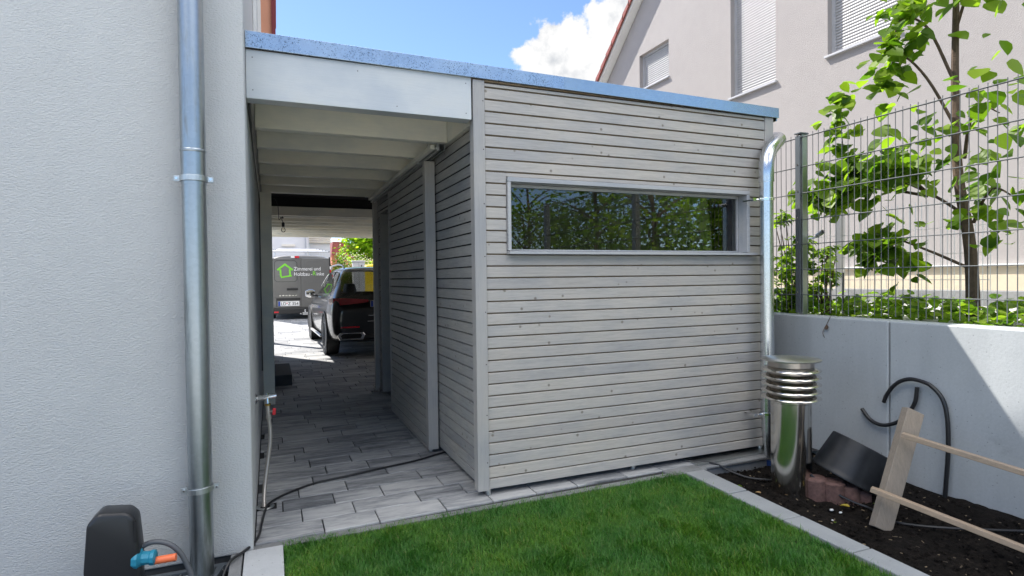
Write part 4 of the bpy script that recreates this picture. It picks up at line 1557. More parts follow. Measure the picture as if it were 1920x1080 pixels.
leaves('foliage', C, rng.uniform(.06, .15, len(C)), 'leaf', tree, droop=.75, face=(-.5, 0, .3))


def shrub(name, label, cat, base, blobs, mat, sizes, stems=6, tmpl='small', group=None, h=1.0, droop=.3):
    t = thing(name, label, cat, base, group)
    mb = MB()
    for i in range(stems):
        bl = random.choice(blobs)
        c = bl[0]
        tip = (c[0] + random.uniform(-.6, .6) * bl[1][0], c[1] + random.uniform(-.6, .6) * bl[1][1], c[2] + random.uniform(-.1, .7) * bl[1][2])
        mid = tuple((a + b_) / 2 + random.uniform(-.05, .05) for a, b_ in zip(base, tip))
        limb(mb, [(base[0] + random.uniform(-.05, .05), base[1] + random.uniform(-.05, .05), base[2] - .05), mid, tip], .008 * h + .004, .003, 5)
    mb.build('stem', 'bark', t, smooth=True)
    pts = np.concatenate([blob_points(c, r, n, .25, max(5, n // 28)) for (c, r, n) in blobs])
    o = leaves('foliage', pts, rng.uniform(sizes[0], sizes[1], len(pts)), mat, t, droop=droop, tmpl=tmpl)
    return t


shrub('leafy_shrub', 'bright green leafy shrub growing behind the downpipe and the fence post', 'shrub', (4.62, 4.12, 1.03),
      [((4.62, 4.20, 1.22), (.28, .26, .2), 240), ((4.6, 4.12, 1.52), (.22, .20, .16), 260), ((4.6, 4.24, 1.90), (.12, .09, .13), 70), ((4.6, 4.05, 1.68), (.14, .16, .12), 110), ((4.62, 4.02, 1.25), (.2, .15, .2), 160)], 'leaf_shrub', (.05, .095), 9, 'small')
shrub('leafy_shrub', 'lower green shrub with yellowish tips just right of the fence post', 'shrub', (4.66, 3.78, 1.03),
      [((4.6, 3.80, 1.52), (.14, .13, .13), 120), ((4.62, 3.82, 1.36), (.17, .14, .12), 140), ((4.6, 3.70, 1.62), (.09, .08, .07), 40)], 'leaf_shrub', (.045, .085), 7, 'small')
# ground cover on the strip behind the fence
pts = np.stack([rng.uniform(4.29, 5.3, 2600), rng.uniform(-1.0, 4.7, 2600), 1.05 + rng.uniform(0, 1, 2600) ** 1.3 * .16], 1)
pts[:, 2] += .05 * np.sin(pts[:, 1] * 5.0) * np.sin(pts[:, 0] * 7 + 1)
gc = leaves('ground_cover', pts, rng.uniform(.05, .09, len(pts)), 'leaf_shrub', None, droop=.1, tmpl='broad')
tag(gc, 'low leafy ground cover spilling along the top of the concrete wall', 'ground cover', kind='stuff')
tk = MB()
tk.tube([(4.45, 3.46, 1.05), (4.452, 3.455, 1.43)], .006, 6)
tag(tk.build('plant_stake', 'black'), 'thin dark stake standing in the ground cover', 'stake')
dt = MB()
dt.tube(smooth_path([(4.085, 3.28, 1.09), (4.09, 3.30, 1.06), (4.092, 3.335, 1.00), (4.092, 3.36, .95), (4.092, 3.345, .91)], 5), .0022, 5)
dt.add([(4.09, 3.325, 1.02), (4.085, 3.30, 1.0), (4.08, 3.312, .975), (4.085, 3.345, .985)], [(0, 1, 2, 3)])
tag(dt.build('dry_twig', 'bark'), 'dry twig with withered leaf hanging over the concrete wall top', 'twig')

# taller garden trees along the fence towards the camera side, mirrored in the window
for i, (x, yy, zc, rx, rz, n, mat, lab) in enumerate(((6.4, 1.0, 2.6, 1.0, 1.0, 1500, 'leaf', 'dense dark leafy tree just behind the wire fence'),
                                                      (6.3, -1.4, 2.4, 1.2, 1.1, 1700, 'leaf_shrub', 'broad green tree behind the second fence post'),
                                                      (6.6, -3.9, 2.8, 1.3, 1.4, 1900, 'leaf', 'tall dark tree behind the fence at the garden end'),
                                                      (6.0, -6.4, 2.3, 1.2, 1.0, 1500, 'leaf_shrub', 'light green tree at the far garden corner'),
                                                      (6.6, -7.5, 3.2, 1.6, 1.6, 1200, 'leaf', 'large dark tree beyond the garden corner'))):
    t = thing('garden_tree', lab, 'tree', (x, yy, 1.03), 'trees behind the wire fence')
    mb = MB()
    limb(mb, [(x, yy, 1.0), (x + .05, yy + .05, zc - .4), (x - .05, yy + .1, zc + .7 * rz)], .07, .02)
    for k in range(7):
        a = random.uniform(0, 6.28)
        limb(mb, [(x + .03, yy + .03, zc - .5 + .12 * k), (x + .4 * rx * math.cos(a), yy + .4 * rx * math.sin(a), zc - .2 + .14 * k), (x + .85 * rx * math.cos(a), yy + .85 * rx * math.sin(a), zc + .12 * k)], .025, .006, 6)
    mb.build('trunk', 'bark', t, smooth=True)
    pts = np.concatenate([blob_points((x, yy, zc), (rx, rx, rz), n, .3, 34), blob_points((x, yy, 1.5), (rx * .9, rx * .9, .4), n // 4, .3, 16)])
    leaves('crown', pts, rng.uniform(.06, .11, len(pts)), mat, t, droop=.4, tmpl='broad')

# dark evergreen hedge added out of view to darken the window reflection
hp = np.concatenate([np.stack([rng.uniform(8.2, 9.2, 7000), rng.uniform(-11, .4, 7000), rng.uniform(1.05, 3.6, 7000)], 1)])
hg = thing('added_dark_hedge', 'tall dark hedge added out of view to darken the shed window reflection', 'hedge', (8.7, -5, 1.03))
for k in range(9):
    hm = MB()
    limb(hm, [(8.7, -10.4 + k * 1.25, 1.0), (8.72, -10.3 + k * 1.25, 2.0), (8.7, -10.4 + k * 1.25, 3.3)], .05, .02)
    hm.build('stem', 'bark', hg, smooth=True)
leaves('foliage', hp, rng.uniform(.10, .18, len(hp)), 'leaf_dark', hg, droop=.2, tmpl='small')

# ------------------------------------------------------------------ tap with braided hose, drain
tap = thing('garden_tap', 'chrome wall tap with red lever on the house corner', 'tap', (-.106, 4.12, .655))
MB().lathe([(0, 0), (.036, 0), (.036, .004), (.028, .010), (.020, .014), (0, .014)], (-.106, 4.12, .655), (1, 0, 0), 28).build('flange', 'chrome', tap, smooth=True)
b = MB()
b.tube([(-.10, 4.12, .655), (.024, 4.115, .668)], .0165, 20)
b.tube([(-.032, 4.117, .655), (-.030, 4.11, .62)], .015, 16)
b.tube([(-.03, 4.117, .66), (-.03, 4.117, .688)], .009, 12)
b.build('pipe', 'chrome', tap, smooth=True)
b = MB()
b.lathe([(.016, .0), (.019, .0), (.019, .012), (.016, .012)], (-.030, 4.11, .607), (0, 0, 1), 8)
b.build('nut', 'brass', tap)
b = MB()
b.tube([(-.030, 4.11, .607), (-.026, 4.105, .535)], .0145, 14)
b.tube([(-.026, 4.105, .545), (-.025, 4.105, .52)], .018, 8)
b.tube([(-.028, 4.105, .568), (.0, 4.095, .570)], .007, 8)
b.build('valve', 'braid', tap, smooth=True)
MB().hexa([(-.004, 4.085, .548), (.016, 4.085, .546), (.016, 4.10, .546), (-.004, 4.10, .548)], [(.0, 4.085, .592), (.020, 4.085, .590), (.020, 4.10, .590), (.0, 4.10, .592)]).build('lever', 'red', tap, bevel=.003)
hz = MB()
hz.tube(smooth_path([(-.025, 4.105, .522), (-.018, 4.10, .45), (-.020, 4.09, .37), (-.036, 4.07, .25), (-.055, 4.03, .12), (-.062, 3.98, .03), (-.06, 3.95, -.02)], 8), .0125, 12)
tag(hz.build('braided_hose', 'braid', smooth=True), 'braided steel hose running down from the wall tap to the ground', 'hose')
dr = thing('floor_drain', 'small round drain ring let into a notch in the pavers under the tap', 'drain', (-.055, 3.945, 0))
MB().lathe([(.030, .004), (.052, .004), (.055, .008), (.052, .011), (.032, .009), (.030, .004)], (-.055, 3.945, 0), (0, 0, 1), 28).build('ring', 'galv_post', dr, smooth=True)
MB().box(-.104, .012, 3.90, 3.998, .0022, .0035).build('notch', 'membrane', dr)

# ------------------------------------------------------------------ hose machine in the lower left corner
mc = thing('hose_cart', 'black plastic hose cart with teal coupling and orange hose end by the house wall', 'hose cart', (-.75, 2.92, -.14))
b = MB()
b.prism([(-.745, -.13), (-.548, -.13), (-.543, .24), (-.556, .40), (-.585, .432), (-.69, .445), (-.735, .40), (-.75, .2)], 1, 2.93, 3.05)
b.build('body', 'black', mc, bevel=.018, seg=3, smooth=True)
MB().box(-.5625, -.5535, 2.9285, 2.93, .30, .395).build('grip_slot', 'membrane', mc)
b = MB()
b.lathe([(0, 0), (.040, 0), (.046, .012), (.046, .022), (.030, .034), (.028, .062), (.033, .068), (.033, .082), (.022, .088), (0, .088)], (-.572, 2.965, .215), (1, -.12, -.05), 10)
b.build('coupling', 'teal', mc, smooth=True, angle=25)
b = MB()
b.tube([(-.49, 2.955, .196), (-.408, 2.945, .200)], .0165, 18)
b.build('hose_end', 'orange', mc, smooth=True, angle=60)
b = MB()
for k in range(5):
    b.box(-.735 + k * .03, -.72 + k * .03, 2.926, 2.9295, -.05, .16)
b.build('rib', 'black', mc)
b = MB()
b.tube(smooth_path([(-.56, 3.0, .245), (-.505, 3.0, .262), (-.447, 3.0, .245), (-.40, 3.0, .195), (-.37, 3.0, .125), (-.352, 3.0, .06), (-.34, 3.0, -.02), (-.33, 3.0, -.12)], 8), .0115, 12)
b.build('hose', 'hose_grey', mc, smooth=True)
gr_ = thing('light_well_grate', 'metal grating in a dark frame at the foot of the house wall', 'grate', (-.55, 3.15, -.1))
b = MB()
for k in range(9):
    b.bar((-.72 + k * .045, 2.93, -.055), (-.62 + k * .045, 3.32, -.055), .006, .02)
for yy in (3.0, 3.1, 3.2, 3.3):
    b.tube([(-.75, yy, -.052), (-.25, yy, -.052)], .003, 6)
b.build('bars', 'galv_post', gr_)
b = MB()
b.bar((-.36, 2.90, -.06), (-.26, 3.33, -.06), .03, .04).bar((-.9, 3.34, -.06), (-.22, 3.34, -.06), .03, .04)
b.build('frame', 'anthracite', gr_, bevel=.002)
pe = MB()
pe.tube([(-.27, 3.06, -.1), (-.255, 3.05, -.02)], .028, 16)
tag(pe.build('pipe_stub', 'galv_post', smooth=True, angle=50), 'short grey pipe stub at the foot of the thick downpipe', 'pipe')

# ------------------------------------------------------------------ vehicles


def car_shell(sections, mats, T, parent, names):
    """sections: list of (y, [(x,z)...]) half outlines from bottom centre to top centre, mirrored; mats(i,j)->name; split by material after subdivision"""
    n = len(sections[0][1])
    ring = n * 2 - 2
    vs, fs, mi = [], [], []
    keys = list(names.keys())
    for (y, pl) in sections:
        full = [(-x, z) for (x, z) in pl] + [(x, z) for (x, z) in pl[-2:0:-1]]
        vs += [(x, y, z) for (x, z) in full]
    for i in range(len(sections) - 1):
        for j in range(ring):
            j2 = (j + 1) % ring
            seg = j if j < n - 1 else ring - 1 - j
            fs.append((i * ring + j, i * ring + j2, (i + 1) * ring + j2, (i + 1) * ring + j))
            mi.append(keys.index(mats(i, seg)))
    fs.append(tuple(range(ring))[::-1])
    mi.append(keys.index(mats(-1, 0)))
    fs.append(tuple((len(sections) - 1) * ring + j for j in range(ring)))
    mi.append(keys.index(mats(-2, 0)))
    me = bpy.data.meshes.new('shell')
    me.from_pydata(vs, [], fs)
    for k in keys:
        me.materials.append(M[names[k]])
    for p, m_ in zip(me.polygons, mi):
        p.material_index = m_
    tmp = bpy.data.objects.new('tmp', me)
    COL.objects.link(tmp)
    md = tmp.modifiers.new('s', 'SUBSURF')
    md.levels = md.render_levels = 3
    dg = bpy.context.evaluated_depsgraph_get()
    ev = bpy.data.meshes.new_from_object(tmp.evaluated_get(dg))
    bpy.data.objects.remove(tmp)
    ev.transform(T)
    off = world_loc(parent)
    ev.transform(Matrix.Translation(-off))
    out = {}
    for i, k in enumerate(keys):
        bm = bmesh.new()
        bm.from_mesh(ev)
        bmesh.ops.delete(bm, geom=[f for f in bm.faces if f.material_index != i], context='FACES')
        bmesh.ops.recalc_face_normals(bm, faces=bm.faces)
        for f in bm.faces:
            f.smooth = True
            f.material_index = 0
        m2 = bpy.data.meshes.new(k)
        bm.to_mesh(m2)
        bm.free()
        if len(m2.polygons) == 0:
            continue
        m2.materials.append(M[names[k]])
        o = bpy.data.objects.new(k, m2)
        COL.objects.link(o)
        o.parent = parent
        out[k] = o
    return out


class TB(MB):
    """MB whose vertices are transformed by T at build"""
    def tb(s, T, name, mat, parent, **kw):
        s.v = [tuple(T @ Vector(p)) for p in s.v]
        return s.build(name, mat, parent, **kw)


def wheel(T, parent, x, y, r, w, side):
    t = TB()
    t.lathe([(r * .66, -w / 2), (r * .93, -w / 2), (r, -w / 2 + .03), (r, w / 2 - .03), (r * .93, w / 2), (r * .66, w / 2), (r * .62, 0), (r * .66, -w / 2)], (x, y, r), (1, 0, 0), 48)
    o = t.tb(T, 'wheel', 'rubber', parent, smooth=True, angle=30)
    q = TB()
    xo = x + side * (w / 2 - .02)
    q.lathe([(r * .67, side * .015), (r * .62, side * .02), (r * .60, -side * .04), (0, -side * .05)], (xo, y, r), (1, 0, 0), 40)
    q.lathe([(0, side * .012), (r * .16, side * .008), (r * .18, -side * .05)], (xo, y, r), (1, 0, 0), 20)
    for k in range(5):
        a = k * 2 * math.pi / 5 + .3
        for da in (-.13, .13):
            p = Vector((xo - side * .004, y + math.cos(a) * r * .12, r + math.sin(a) * r * .12))
            e = Vector((xo, y + math.cos(a + da) * r * .63, r + math.sin(a + da) * r * .63))
            q.bar(p, e, .035, .028, (1, 0, 0))
    q.tb(T, 'rim', 'rim', o, smooth=True, angle=30)
    return o


# black SUV
T = Matrix.Translation((1.915, 11.72, 0)) @ Matrix.Rotation(R(1.6), 4, 'Z') @ Matrix.Scale(1.03, 4)
suv = thing('parked_car', 'glossy black suv parked under the carport, seen from behind', 'car', tuple(T @ Vector((0, 1.4, 0))))


def sec(zb, w0, w1, zs, w2, zr, w3, wr):
    return [(0, zb), (w0, zb), (w1 - .02, zb + .10), (w1, .66), (w1 - .01, max(zs - .16, .70)), (w2, zs), (w3, zr - .04 if zr > zs + .1 else zs + .015), (wr, zr), (0, zr + .012)]


S = [(-.93, sec(.42, .62, .74, .80, .72, .815, .66, .5)),
     (-.925, sec(.36, .66, .80, .84, .78, .86, .70, .5)),
     (-.88, sec(.32, .72, .88, .98, .84, 1.005, .74, .5)),
     (-.82, sec(.30, .75, .91, 1.06, .86, 1.09, .75, .5)),
     (-.66, sec(.26, .78, .935, 1.08, .875, 1.27, .74, .55)),
     (-.46, sec(.24, .80, .945, 1.085, .88, 1.49, .68, .53)),
     (-.36, sec(.24, .80, .945, 1.085, .88, 1.575, .655, .52)),
     (-.10, sec(.24, .80, .945, 1.08, .885, 1.615, .655, .52)),
     (.45, sec(.22, .80, .945, 1.07, .885, 1.63, .655, .52)),
     (1.2, sec(.22, .80, .945, 1.05, .885, 1.63, .655, .52)),
     (1.75, sec(.22, .80, .945, 1.04, .885, 1.57, .65, .52)),
     (2.15, sec(.22, .80, .945, 1.03, .88, 1.38, .68, .53)),
     (2.6, sec(.22, .80, .945, 1.02, .87, 1.06, .78, .55)),
     (3.1, sec(.24, .80, .93, .97, .84, .985, .74, .5)),
     (3.5, sec(.26, .74, .88, .88, .78, .90, .66, .45)),
     (3.68, sec(.34, .60, .74, .76, .66, .78, .56, .4)),
     (3.72, sec(.42, .5, .62, .70, .55, .715, .45, .3))]


def suv_m(i, seg):
    if i < 0:
        return 'body'
    if seg == 5 and 5 <= i <= 10:
        return 'side_window'
    if seg in (6, 7) and 3 <= i <= 5:
        return 'rear_window'
    if seg in (6, 7) and 10 <= i <= 11:
        return 'windscreen'
    return 'body'


car_shell(S, suv_m, T, suv, {'body': 'car_black', 'side_window': 'car_glass', 'rear_window': 'car_glass', 'windscreen': 'car_glass'})
for (x, sd) in ((-.83, -1), (.83, 1)):
    for y in (0, 2.87):
        wheel(T, suv, x, y, .365, .245, sd)
        t = TB()
        pl = []
        for k in range(25):
            a = math.pi * (-.06 + 1.12 * k / 24)
            pl.append((y + math.cos(a) * .44, .365 + math.sin(a) * .44))
        for k in range(24, -1, -1):
            a = math.pi * (-.06 + 1.12 * k / 24)
            pl.append((y + math.cos(a) * .395, .365 + math.sin(a) * .395))
        for k in range(24):
            q = [pl[k], pl[k + 1], pl[48 - k], pl[49 - k]]
            xs0, xs1 = sorted((sd * .90, sd * .957))
            t.prism(q, 0, xs0, xs1)
        ft = t.tb(T, 'wheel_arch', 'car_trim', suv)
        t = TB()
        t.lathe([(0, 0), (.40, 0), (.40, .004), (0, .004)], (sd * (.945 if sd > 0 else .949), y, .365), (1, 0, 0), 32)
        t.tb(T, 'arch_liner', 'membrane', suv)
for sd in (-1, 1):
    t = TB()
    plan = [(.30, -.950), (.60, -.940), (.77, -.895), (.880, -.79), (.930, -.62)]
    zlo = [.985, .955, .935, .935, .955]
    zhi = [1.03, 1.055, 1.062, 1.062, 1.045]
    for k in range(4):
        (xa, ya), (xb, yb) = plan[k], plan[k + 1]
        q = [(sd * xa, ya, zlo[k]), (sd * xb, yb, zlo[k + 1]), (sd * (xb - .05), yb + .08, zlo[k + 1]), (sd * (xa - .03), ya + .08, zlo[k])]
        t.hexa(q, [(q[0][0], q[0][1], zhi[k]), (q[1][0], q[1][1], zhi[k + 1]), (q[2][0], q[2][1], zhi[k + 1]), (q[3][0], q[3][1], zhi[k])])
    t.tb(T, 'tail_light', 'tail_red', suv, smooth=True)
    t = TB()
    t.box(*sorted((sd * .46, sd * .78)), -.968, -.90, .545, .568)
    t.tb(T, 'reflector', 'reflector', suv, bevel=.003)
    t = TB()
    t.prism([(sd * .84, .42), (sd * .80, .335), (sd * .40, .335), (sd * .36, .42), (sd * .40, .47), (sd * .78, .47)], 1, -.975, -.86)
    ex = t.tb(T, 'exhaust_trim', 'chrome', suv, bevel=.012)
    t = TB()
    t.prism([(sd * .785, .41), (sd * .76, .36), (sd * .45, .36), (sd * .42, .41), (sd * .45, .445), (sd * .745, .445)], 1, -.977, -.95)
    t.tb(T, 'exhaust_opening', 'membrane', ex)
    t = TB()
    t.tube([(sd * .60, -.22, 1.60), (sd * .61, -.05, 1.655), (sd * .615, .5, 1.68), (sd * .61, 1.4, 1.67), (sd * .60, 1.65, 1.61)], .017, 8)
    t.tb(T, 'roof_rail', 'alu', suv, smooth=True)
    t = TB()
    t.lathe([(0, -.10), (.06, -.095), (.085, -.03), (.085, .04), (.06, .09), (0, .10)], (sd * 1.03, 1.72, 1.10), (1, .1, 0), 20)
    t.bar((sd * .88, 1.74, 1.05), (sd * .98, 1.73, 1.07), .08, .04)
    t.tb(T, 'mirror', 'chrome', suv, smooth=True)
    t = TB()
    t.tube(smooth_path([(sd * .872, -.40, 1.10), (sd * .876, .1, 1.085), (sd * .876, 1.0, 1.065), (sd * .872, 2.0, 1.04)], 5), .009, 6)
    t.tube(smooth_path([(sd * .815, -.36, 1.20), (sd * .735, -.25, 1.38), (sd * .672, -.05, 1.515), (sd * .66, .5, 1.535), (sd * .66, 1.2, 1.53), (sd * .675, 1.7, 1.47), (sd * .76, 2.05, 1.26)], 5), .010, 6)
    t.tb(T, 'window_trim', 'chrome', suv, smooth=True)
    for yy in (.42, 1.25):
        t = TB()
        t.bar((sd * .862, yy - .10, 1.08), (sd * .665, yy + .03, 1.53), .012, .06, (0, 1, 0))
        t.tb(T, 'pillar', 'car_trim', suv)
    t = TB()
    t.bar((sd * .955, .48, .30), (sd * .955, 2.4, .30), .05, .04)
    t.tb(T, 'side_step', 'alu', suv, bevel=.008)
t = TB()
t.box(-.80, .80, -.955, -.86, .345, .42)
t.tb(T, 'diffuser', 'car_trim', suv, bevel=.01)
t = TB()
t.box(-.26, .26, -.958, -.86, .90, 1.01)
pl_ = t.tb(T, 'number_plate', 'plate', suv, bevel=.002)
t = TB()
t.box(-.258, -.215, -.961, -.9585, .903, 1.007)
t.tb(T, 'plate_band', 'plate_blue', pl_)
text_obj('L', .10, T @ Vector((-.20, -.9605, .918)), FACE_Y, 'ink', pl_, 'plate_letter')
t = TB()
t.box(-.30, -.16, -.955, -.93, .745, .757).box(-.32, -.20, -.957, -.93, .645, .655)
t.tb(T, 'badge', 'chrome', suv)
for x in (-.38, .38):
    t = TB()
    t.obox((x, .60, .85), (.24, 0, 0), (0, .06, 0), (0, 0, .28))
    st_ = t.tb(T, 'seat', 'rubber', suv, bevel=.03, smooth=True)
    t = TB()
    t.lathe([(0, -.13), (.10, -.12), (.13, 0), (.10, .12), (0, .13)], (x, .62, 1.18), (0, 0, 1), 14)
    t.tb(T, 'headrest', 'rubber', st_, smooth=True)

# grey work van
VZ = .300
TV = Matrix.Translation((.83, 18.0, VZ)) @ Matrix.Rotation(R(0.0), 4, 'Z')
van = thing('work_van', 'grey delivery van with green house logo on its rear doors and roof rack', 'van', (.83, 20, VZ))


def vsec(zb, w0, zt_, wt_):
    return [(0, zb), (w0 - .08, zb), (w0, zb + .08), (w0, .75), (w0 - .005, 1.05), (w0 - .06, 1.35), (wt_, zt_ - .14), (wt_ - .10, zt_ - .015), (0, zt_ + .015)]


VS = [(0.0, vsec(.24, .86, 1.80, .78)), (.02, vsec(.22, .885, 1.835, .80)), (.10, vsec(.2, .90, 1.86, .81)), (1.0, vsec(.2, .905, 1.88, .815)), (2.4, vsec(.2, .905, 1.88, .815)), (3.2, vsec(.2, .905, 1.86, .80)),
      (3.7, vsec(.2, .90, 1.55, .77)), (4.1, vsec(.2, .88, 1.12, .80)), (4.55, vsec(.25, .80, .98, .70)), (4.7, vsec(.32, .70, .85, .6))]


def van_m(i, seg):
    if i < 0:
        return 'body'
    if 5 <= i <= 6 and seg >= 6:
        return 'windscreen'
    if 4 <= i <= 5 and seg == 5:
        return 'side_window'
    return 'body'


car_shell(VS, van_m, TV, van, {'body': 'van_grey', 'windscreen': 'car_glass', 'side_window': 'car_glass'})
for sd in (-1, 1):
    for y in (.95, 3.75):
        wheel(TV, van, sd * .79, y, .31, .2, sd)
    x0, x1 = sorted((sd * .015, sd * .79))
    t = TB()
    t.box(x0, x1, -.016, .03, .34, 1.765)
    d = t.tb(TV, 'rear_door', 'van_grey', van, bevel=.012, seg=3)
    # pressed window outline: a slim raised frame and sunken field
    xa, xb = sorted((sd * .11, sd * .715))
    t = TB()
    for (p0, p1) in (((xa + .06, 1.09), (xb - .06, 1.09)), ((xa + .06, 1.70), (xb - .06, 1.70)), ((xa, 1.15), (xa, 1.64)), ((xb, 1.15), (xb, 1.64)),
                     ((xa + .06, 1.09), (xa, 1.15)), ((xb - .06, 1.09), (xb, 1.15)), ((xa + .06, 1.70), (xa, 1.64)), ((xb - .06, 1.70), (xb, 1.64))):
        t.tube([(p0[0], -.014, p0[1]), (p1[0], -.014, p1[1])], .007, 6)
    t.tb(TV, 'window_pressing', 'van_grey' if sd > 0 else 'car_trim', d)
    t = TB()
    t.prism([(sd * .80, 1.28), (sd * .845, 1.28), (sd * .82, 1.80), (sd * .79, 1.80)], 1, -.022, .16)
    tl = t.tb(TV, 'tail_light', 'car_trim', van, bevel=.008)
    t = TB()
    t.prism([(sd * .80, 1.29), (sd * .846, 1.29), (sd * .838, 1.42), (sd * .80, 1.42)], 1, -.026, .165)
    t.tb(TV, 'red_lens', 'reflector', tl, bevel=.004)
    t = TB()
    t.prism([(sd * .80, 1.44), (sd * .838, 1.44), (sd * .832, 1.53), (sd * .80, 1.53)], 1, -.026, .165)
    t.tb(TV, 'white_lens', 'plate', tl, bevel=.004)
    t = TB()
    t.box(*sorted((sd * .62, sd * .74)), -.075, -.05, .20, .24)
    t.tb(TV, 'reflector', 'reflector', van, bevel=.003)
t = TB()
t.box(-.87, .87, -.07, .10, .16, .325)
t.tb(TV, 'bumper', 'car_trim', van, bevel=.02, seg=3)
t = TB()
t.box(-.68, -.03, -.028, -.0165, .55, .62).box(-.68, -.66, -.024, -.0165, .37, .549)
t.tb(TV, 'plate_light_bar', 'car_trim', van, bevel=.003)
t = TB()
t.box(-.63, -.06, -.030, -.0165, .388, .525)
vp = t.tb(TV, 'number_plate', 'plate', van, bevel=.002)
t = TB()
t.box(-.628, -.575, -.033, -.0305, .39, .523)
t.tb(TV, 'plate_band', 'plate_blue', vp)
text_obj('LD', .125, TV @ Vector((-.562, -.032, .412)), FACE_Y, 'ink', vp, 'plate_letters', sx=.95)
text_obj('Z 354', .125, TV @ Vector((-.372, -.032, .412)), FACE_Y, 'ink', vp, 'plate_letters', sx=.95)
t = TB()
t.lathe([(0, 0), (.016, 0), (.016, .003), (0, .003)], (-.395, -.0305, .47), (0, -1, 0), 12)
t.tb(TV, 'plate_seal', 'red', vp)
t = TB()
t.box(-.39, -.09, -.040, -.0165, .845, .905).box(-.36, -.12, -.056, -.041, .865, .89)
t.tb(TV, 'door_handle', 'car_trim', van, bevel=.006)
t = TB()
t.box(-.165, -.045, -.035, .02, 1.772, 1.83)
bl = t.tb(TV, 'brake_light', 'reflector', van, bevel=.004)
t = TB()
t.box(-.27, -.168, -.035, .02, 1.772, 1.83)
t.tb(TV, 'camera_housing', 'plate', bl, bevel=.004)
t = TB()
for k in range(6):
    t.box(-.60 + k * .085, -.55 + k * .085, -.022, -.0165, .675, .70 + .008 * (k % 2))
t.tb(TV, 'badge', 'chrome', van)
t = TB()
t.box(.02, .16, -.13, -.07, .12, .20).box(-.05, -.01, -.12, -.07, .14, .18)
t.tube([(.09, -.12, .20), (.09, -.12, .24)], .02, 10)
t.lathe([(0, -.03), (.03, 0), (0, .03)], (.09, -.12, .26), (0, 0, 1), 12)
t.tb(TV, 'tow_hitch', 'alu', van, bevel=.004)
# house logo: slim strokes like a brush drawing
t = TB()
ly = -.0185


def stroke(pts, w):
    global ly
    ly -= .0009
    for p, q in zip(pts[:-1], pts[1:]):
        t.bar((p[0], ly, p[1]), (q[0], ly, q[1]), w, .004, (0, 1, 0)) if False else t.obox(((p[0] + q[0]) / 2, ly, (p[1] + q[1]) / 2), ((q[0] - p[0]) / 2, 0, (q[1] - p[1]) / 2), (0, .002, 0), tuple(Vector((-(q[1] - p[1]), 0, q[0] - p[0])).normalized() * w / 2))


stroke([(-.640, 1.425), (-.425, 1.595)], .050)
stroke([(-.440, 1.595), (-.225, 1.425)], .050)
stroke([(-.560, 1.45), (-.545, 1.235)], .048)
stroke([(-.305, 1.45), (-.300, 1.26)], .048)
stroke([(-.545, 1.215), (-.255, 1.262)], .042)
t.tb(TV, 'house_logo', 'sticker_green', van)
text_obj('Zimmerei und', .150, TV @ Vector((-.195, -.018, 1.408)), FACE_Y, 'sticker_white', van, 'lettering', sx=.86, extrude=.0015)
text_obj('Holzbau -', .150, TV @ Vector((-.195, -.018, 1.258)), FACE_Y, 'sticker_white', van, 'lettering', sx=.86, extrude=.0015)
text_obj('R', .185, TV @ Vector((.315, -.0182, 1.262)), FACE_Y, 'sticker_green', van, 'lettering', sx=.9, extrude=.0015)
text_obj('inke', .150, TV @ Vector((.425, -.018, 1.262)), FACE_Y, 'sticker_white', van, 'lettering', sx=.86, extrude=.0015)
# roof rack with cross tubes
t = TB()
for k in range(5):
    hw, z, y = .80 - .05 * k, 1.97 + .045 * k, .25 + .55 * k
    t.tube([(-hw, y, z), (hw, y, z)], .018, 8)
for x in (-.62, -.2, .2, .62):
    t.tube([(x, .2, 1.97), (x, 2.5, 2.15)], .014, 6)
for x in (-.68, .68):
    for y, z in ((.25, 1.97), (1.35, 2.06), (2.45, 2.15)):
        t.tube([(x, y, 1.82), (x, y, z)], .014, 6)
rk = t.tb(TV, 'roof_rack', 'alu', van, smooth=True, angle=50)
t = TB()
for k in range(5):
    hw, z, y = .80 - .05 * k, 1.97 + .045 * k, .25 + .55 * k
    for sd in (-1, 1):
        t.tube([(sd * hw, y, z), (sd * (hw + .025), y, z)], .021, 8)
t.tb(TV, 'end_cap', 'black', rk)

# yellow van far behind the car
yv = thing('yellow_van', 'yellow van parked in the street beyond the black car', 'van', (4.6, 23.6, .30))
TY = Matrix.Translation((4.0, 22.4, .29)) @ Matrix.Scale(.93, 4)
car_shell(VS, van_m, TY, yv, {'body': 'yellow', 'windscreen': 'car_glass', 'side_window': 'car_glass'})
for sd in (-1, 1):
    for y in (.95, 3.75):
        wheel(TY, yv, sd * .79, y, .31, .2, sd)

# ------------------------------------------------------------------ things across the street
cbn = thing('utility_cabinet', 'light grey utility cabinet beside the flowering hedge', 'cabinet', (2.78, 20.2, .28))
MB().box(2.58, 2.96, 20.1, 20.4, .29, 2.02).build('body', 'cabinet', cbn, bevel=.01)
MB().box(2.56, 2.98, 20.07, 20.43, 2.022, 2.07).build('lid', 'cabinet', cbn, bevel=.008)
MB().box(2.762, 2.768, 20.094, 20.099, .4, 2.0).build('door_gap', 'car_trim', cbn)
MB().box(2.84, 2.87, 20.092, 20.099, 1.86, 1.92).build('lock', 'car_trim', cbn)

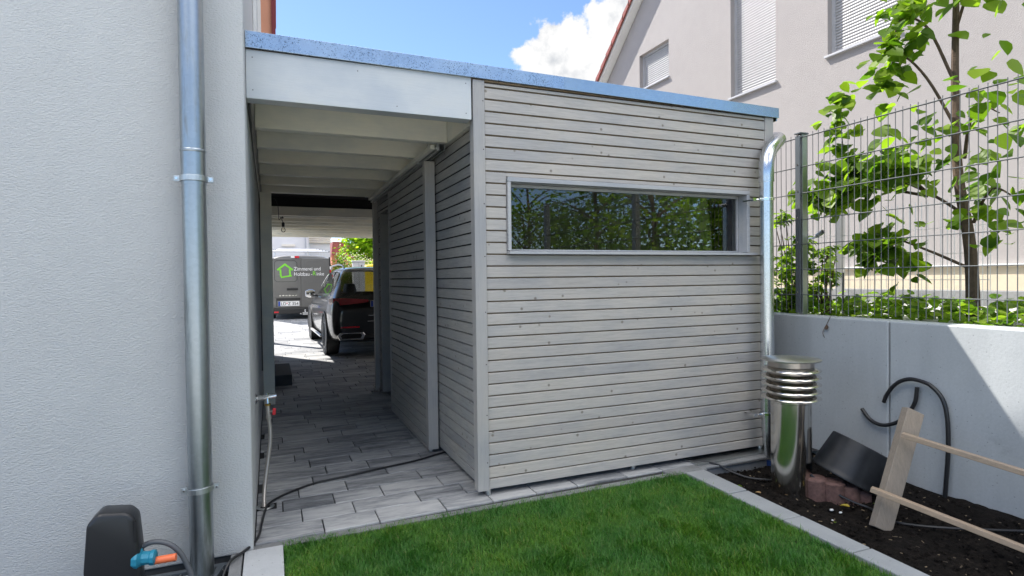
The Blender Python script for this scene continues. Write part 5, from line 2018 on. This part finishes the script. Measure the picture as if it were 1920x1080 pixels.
fh = thing('far_house', 'pale grey rendered house behind the van roof', 'house', (-2, 28, .3))
MB().box(-8, 1.50, 25.9, 34, .29, 4.6).build('wall', 'far_grey', fh)
MB().tube([(1.47, 25.82, .3), (1.47, 25.82, 4.6)], .06, 10).build('downpipe', 'alu', fh)
MB().box(-8.2, 1.6, 25.75, 34.2, 4.6, 4.72).build('roof', 'roof_tile', fh)
MB().box(.46, .98, 25.84, 25.895, 2.84, 2.93).build('sign_board', 'louvre', fh)
an = thing('low_annex', 'low grey building with cream boarded top strip right of the grey house', 'building', (2.0, 27.5, .3))
MB().box(1.55, 2.42, 26.3, 30, .29, 3.02).build('wall', 'far_grey', an)
lv = MB()
for k in range(6):
    lv.box(1.5, 2.47, 26.2, 26.3, 3.03 + k * .085, 3.09 + k * .085)
lv.build('boards', 'louvre', an)
MB().box(1.54, 2.43, 26.305, 29.9, 3.021, 3.55).build('board_backing', 'louvre_gap', an)
ba = thing('red_roof_house', 'distant house with red gable behind the lime green tree', 'house', (5.5, 47, .4))
MB().box(4.25, 9.0, 45, 52, .3, 3.3).build('wall', 'far_brick', ba)
MB().prism([(4.2, 3.25), (9.2, 3.25), (9.2, 3.35), (5.1, 4.25), (4.3, 4.25), (4.2, 3.4)], 1, 44.7, 52.3).build('roof', 'roof_tile', ba)

hd = shrub('flowering_hedge', 'grey green hedge with white blossoms beyond the black car', 'hedge', (3.6, 24.6, .3),
           [((2.70, 24.6, 1.45), (.50, .5, 1.1), 1800), ((3.5, 24.8, 1.4), (.7, .5, 1.05), 2000), ((4.5, 25.0, 1.3), (.7, .5, .95), 1400)], 'leaf_shrub', (.09, .15), 10, 'small')
pts = blob_points((3.3, 24.2, 1.9), (.9, .35, .6), 620, .3, 60)
leaves('blossom', pts, rng.uniform(.04, .07, len(pts)), 'blossom', hd, tmpl='small')


def big_tree(name, label, x, y, zb, zc, r, rz, n, mat, s):
    t = thing(name, label, 'tree', (x, y, zb))
    mb = MB()
    limb(mb, [(x, y, zb), (x + .05, y, zc - .3 * rz), (x, y, zc + .6 * rz)], .11, .03)
    for k in range(8):
        a = k * .8
        limb(mb, [(x, y, zc - .7 * rz + .15 * k), (x + .5 * r * math.cos(a), y + .5 * r * math.sin(a), zc - .3 * rz + .15 * k), (x + .9 * r * math.cos(a), y + .9 * r * math.sin(a), zc + .15 * k)], .04, .01, 6)
    mb.build('trunk', 'bark', t, smooth=True)
    pts = blob_points((x, y, zc), (r, r, rz), n, .25, 46)
    leaves('crown', pts, rng.uniform(s * .7, s * 1.2, n), mat, t, droop=.4, tmpl='broad')
    return t


big_tree('street_tree', 'bright lime green street tree beyond the carport', 4.45, 29.0, .3, 3.5, 1.12, 1.25, 3400, 'leaf_lime', .16)
big_tree('street_tree', 'darker green street tree to the right of the lime green one', 6.3, 31.5, .3, 3.6, 1.5, 1.8, 1600, 'leaf_dark', .18)
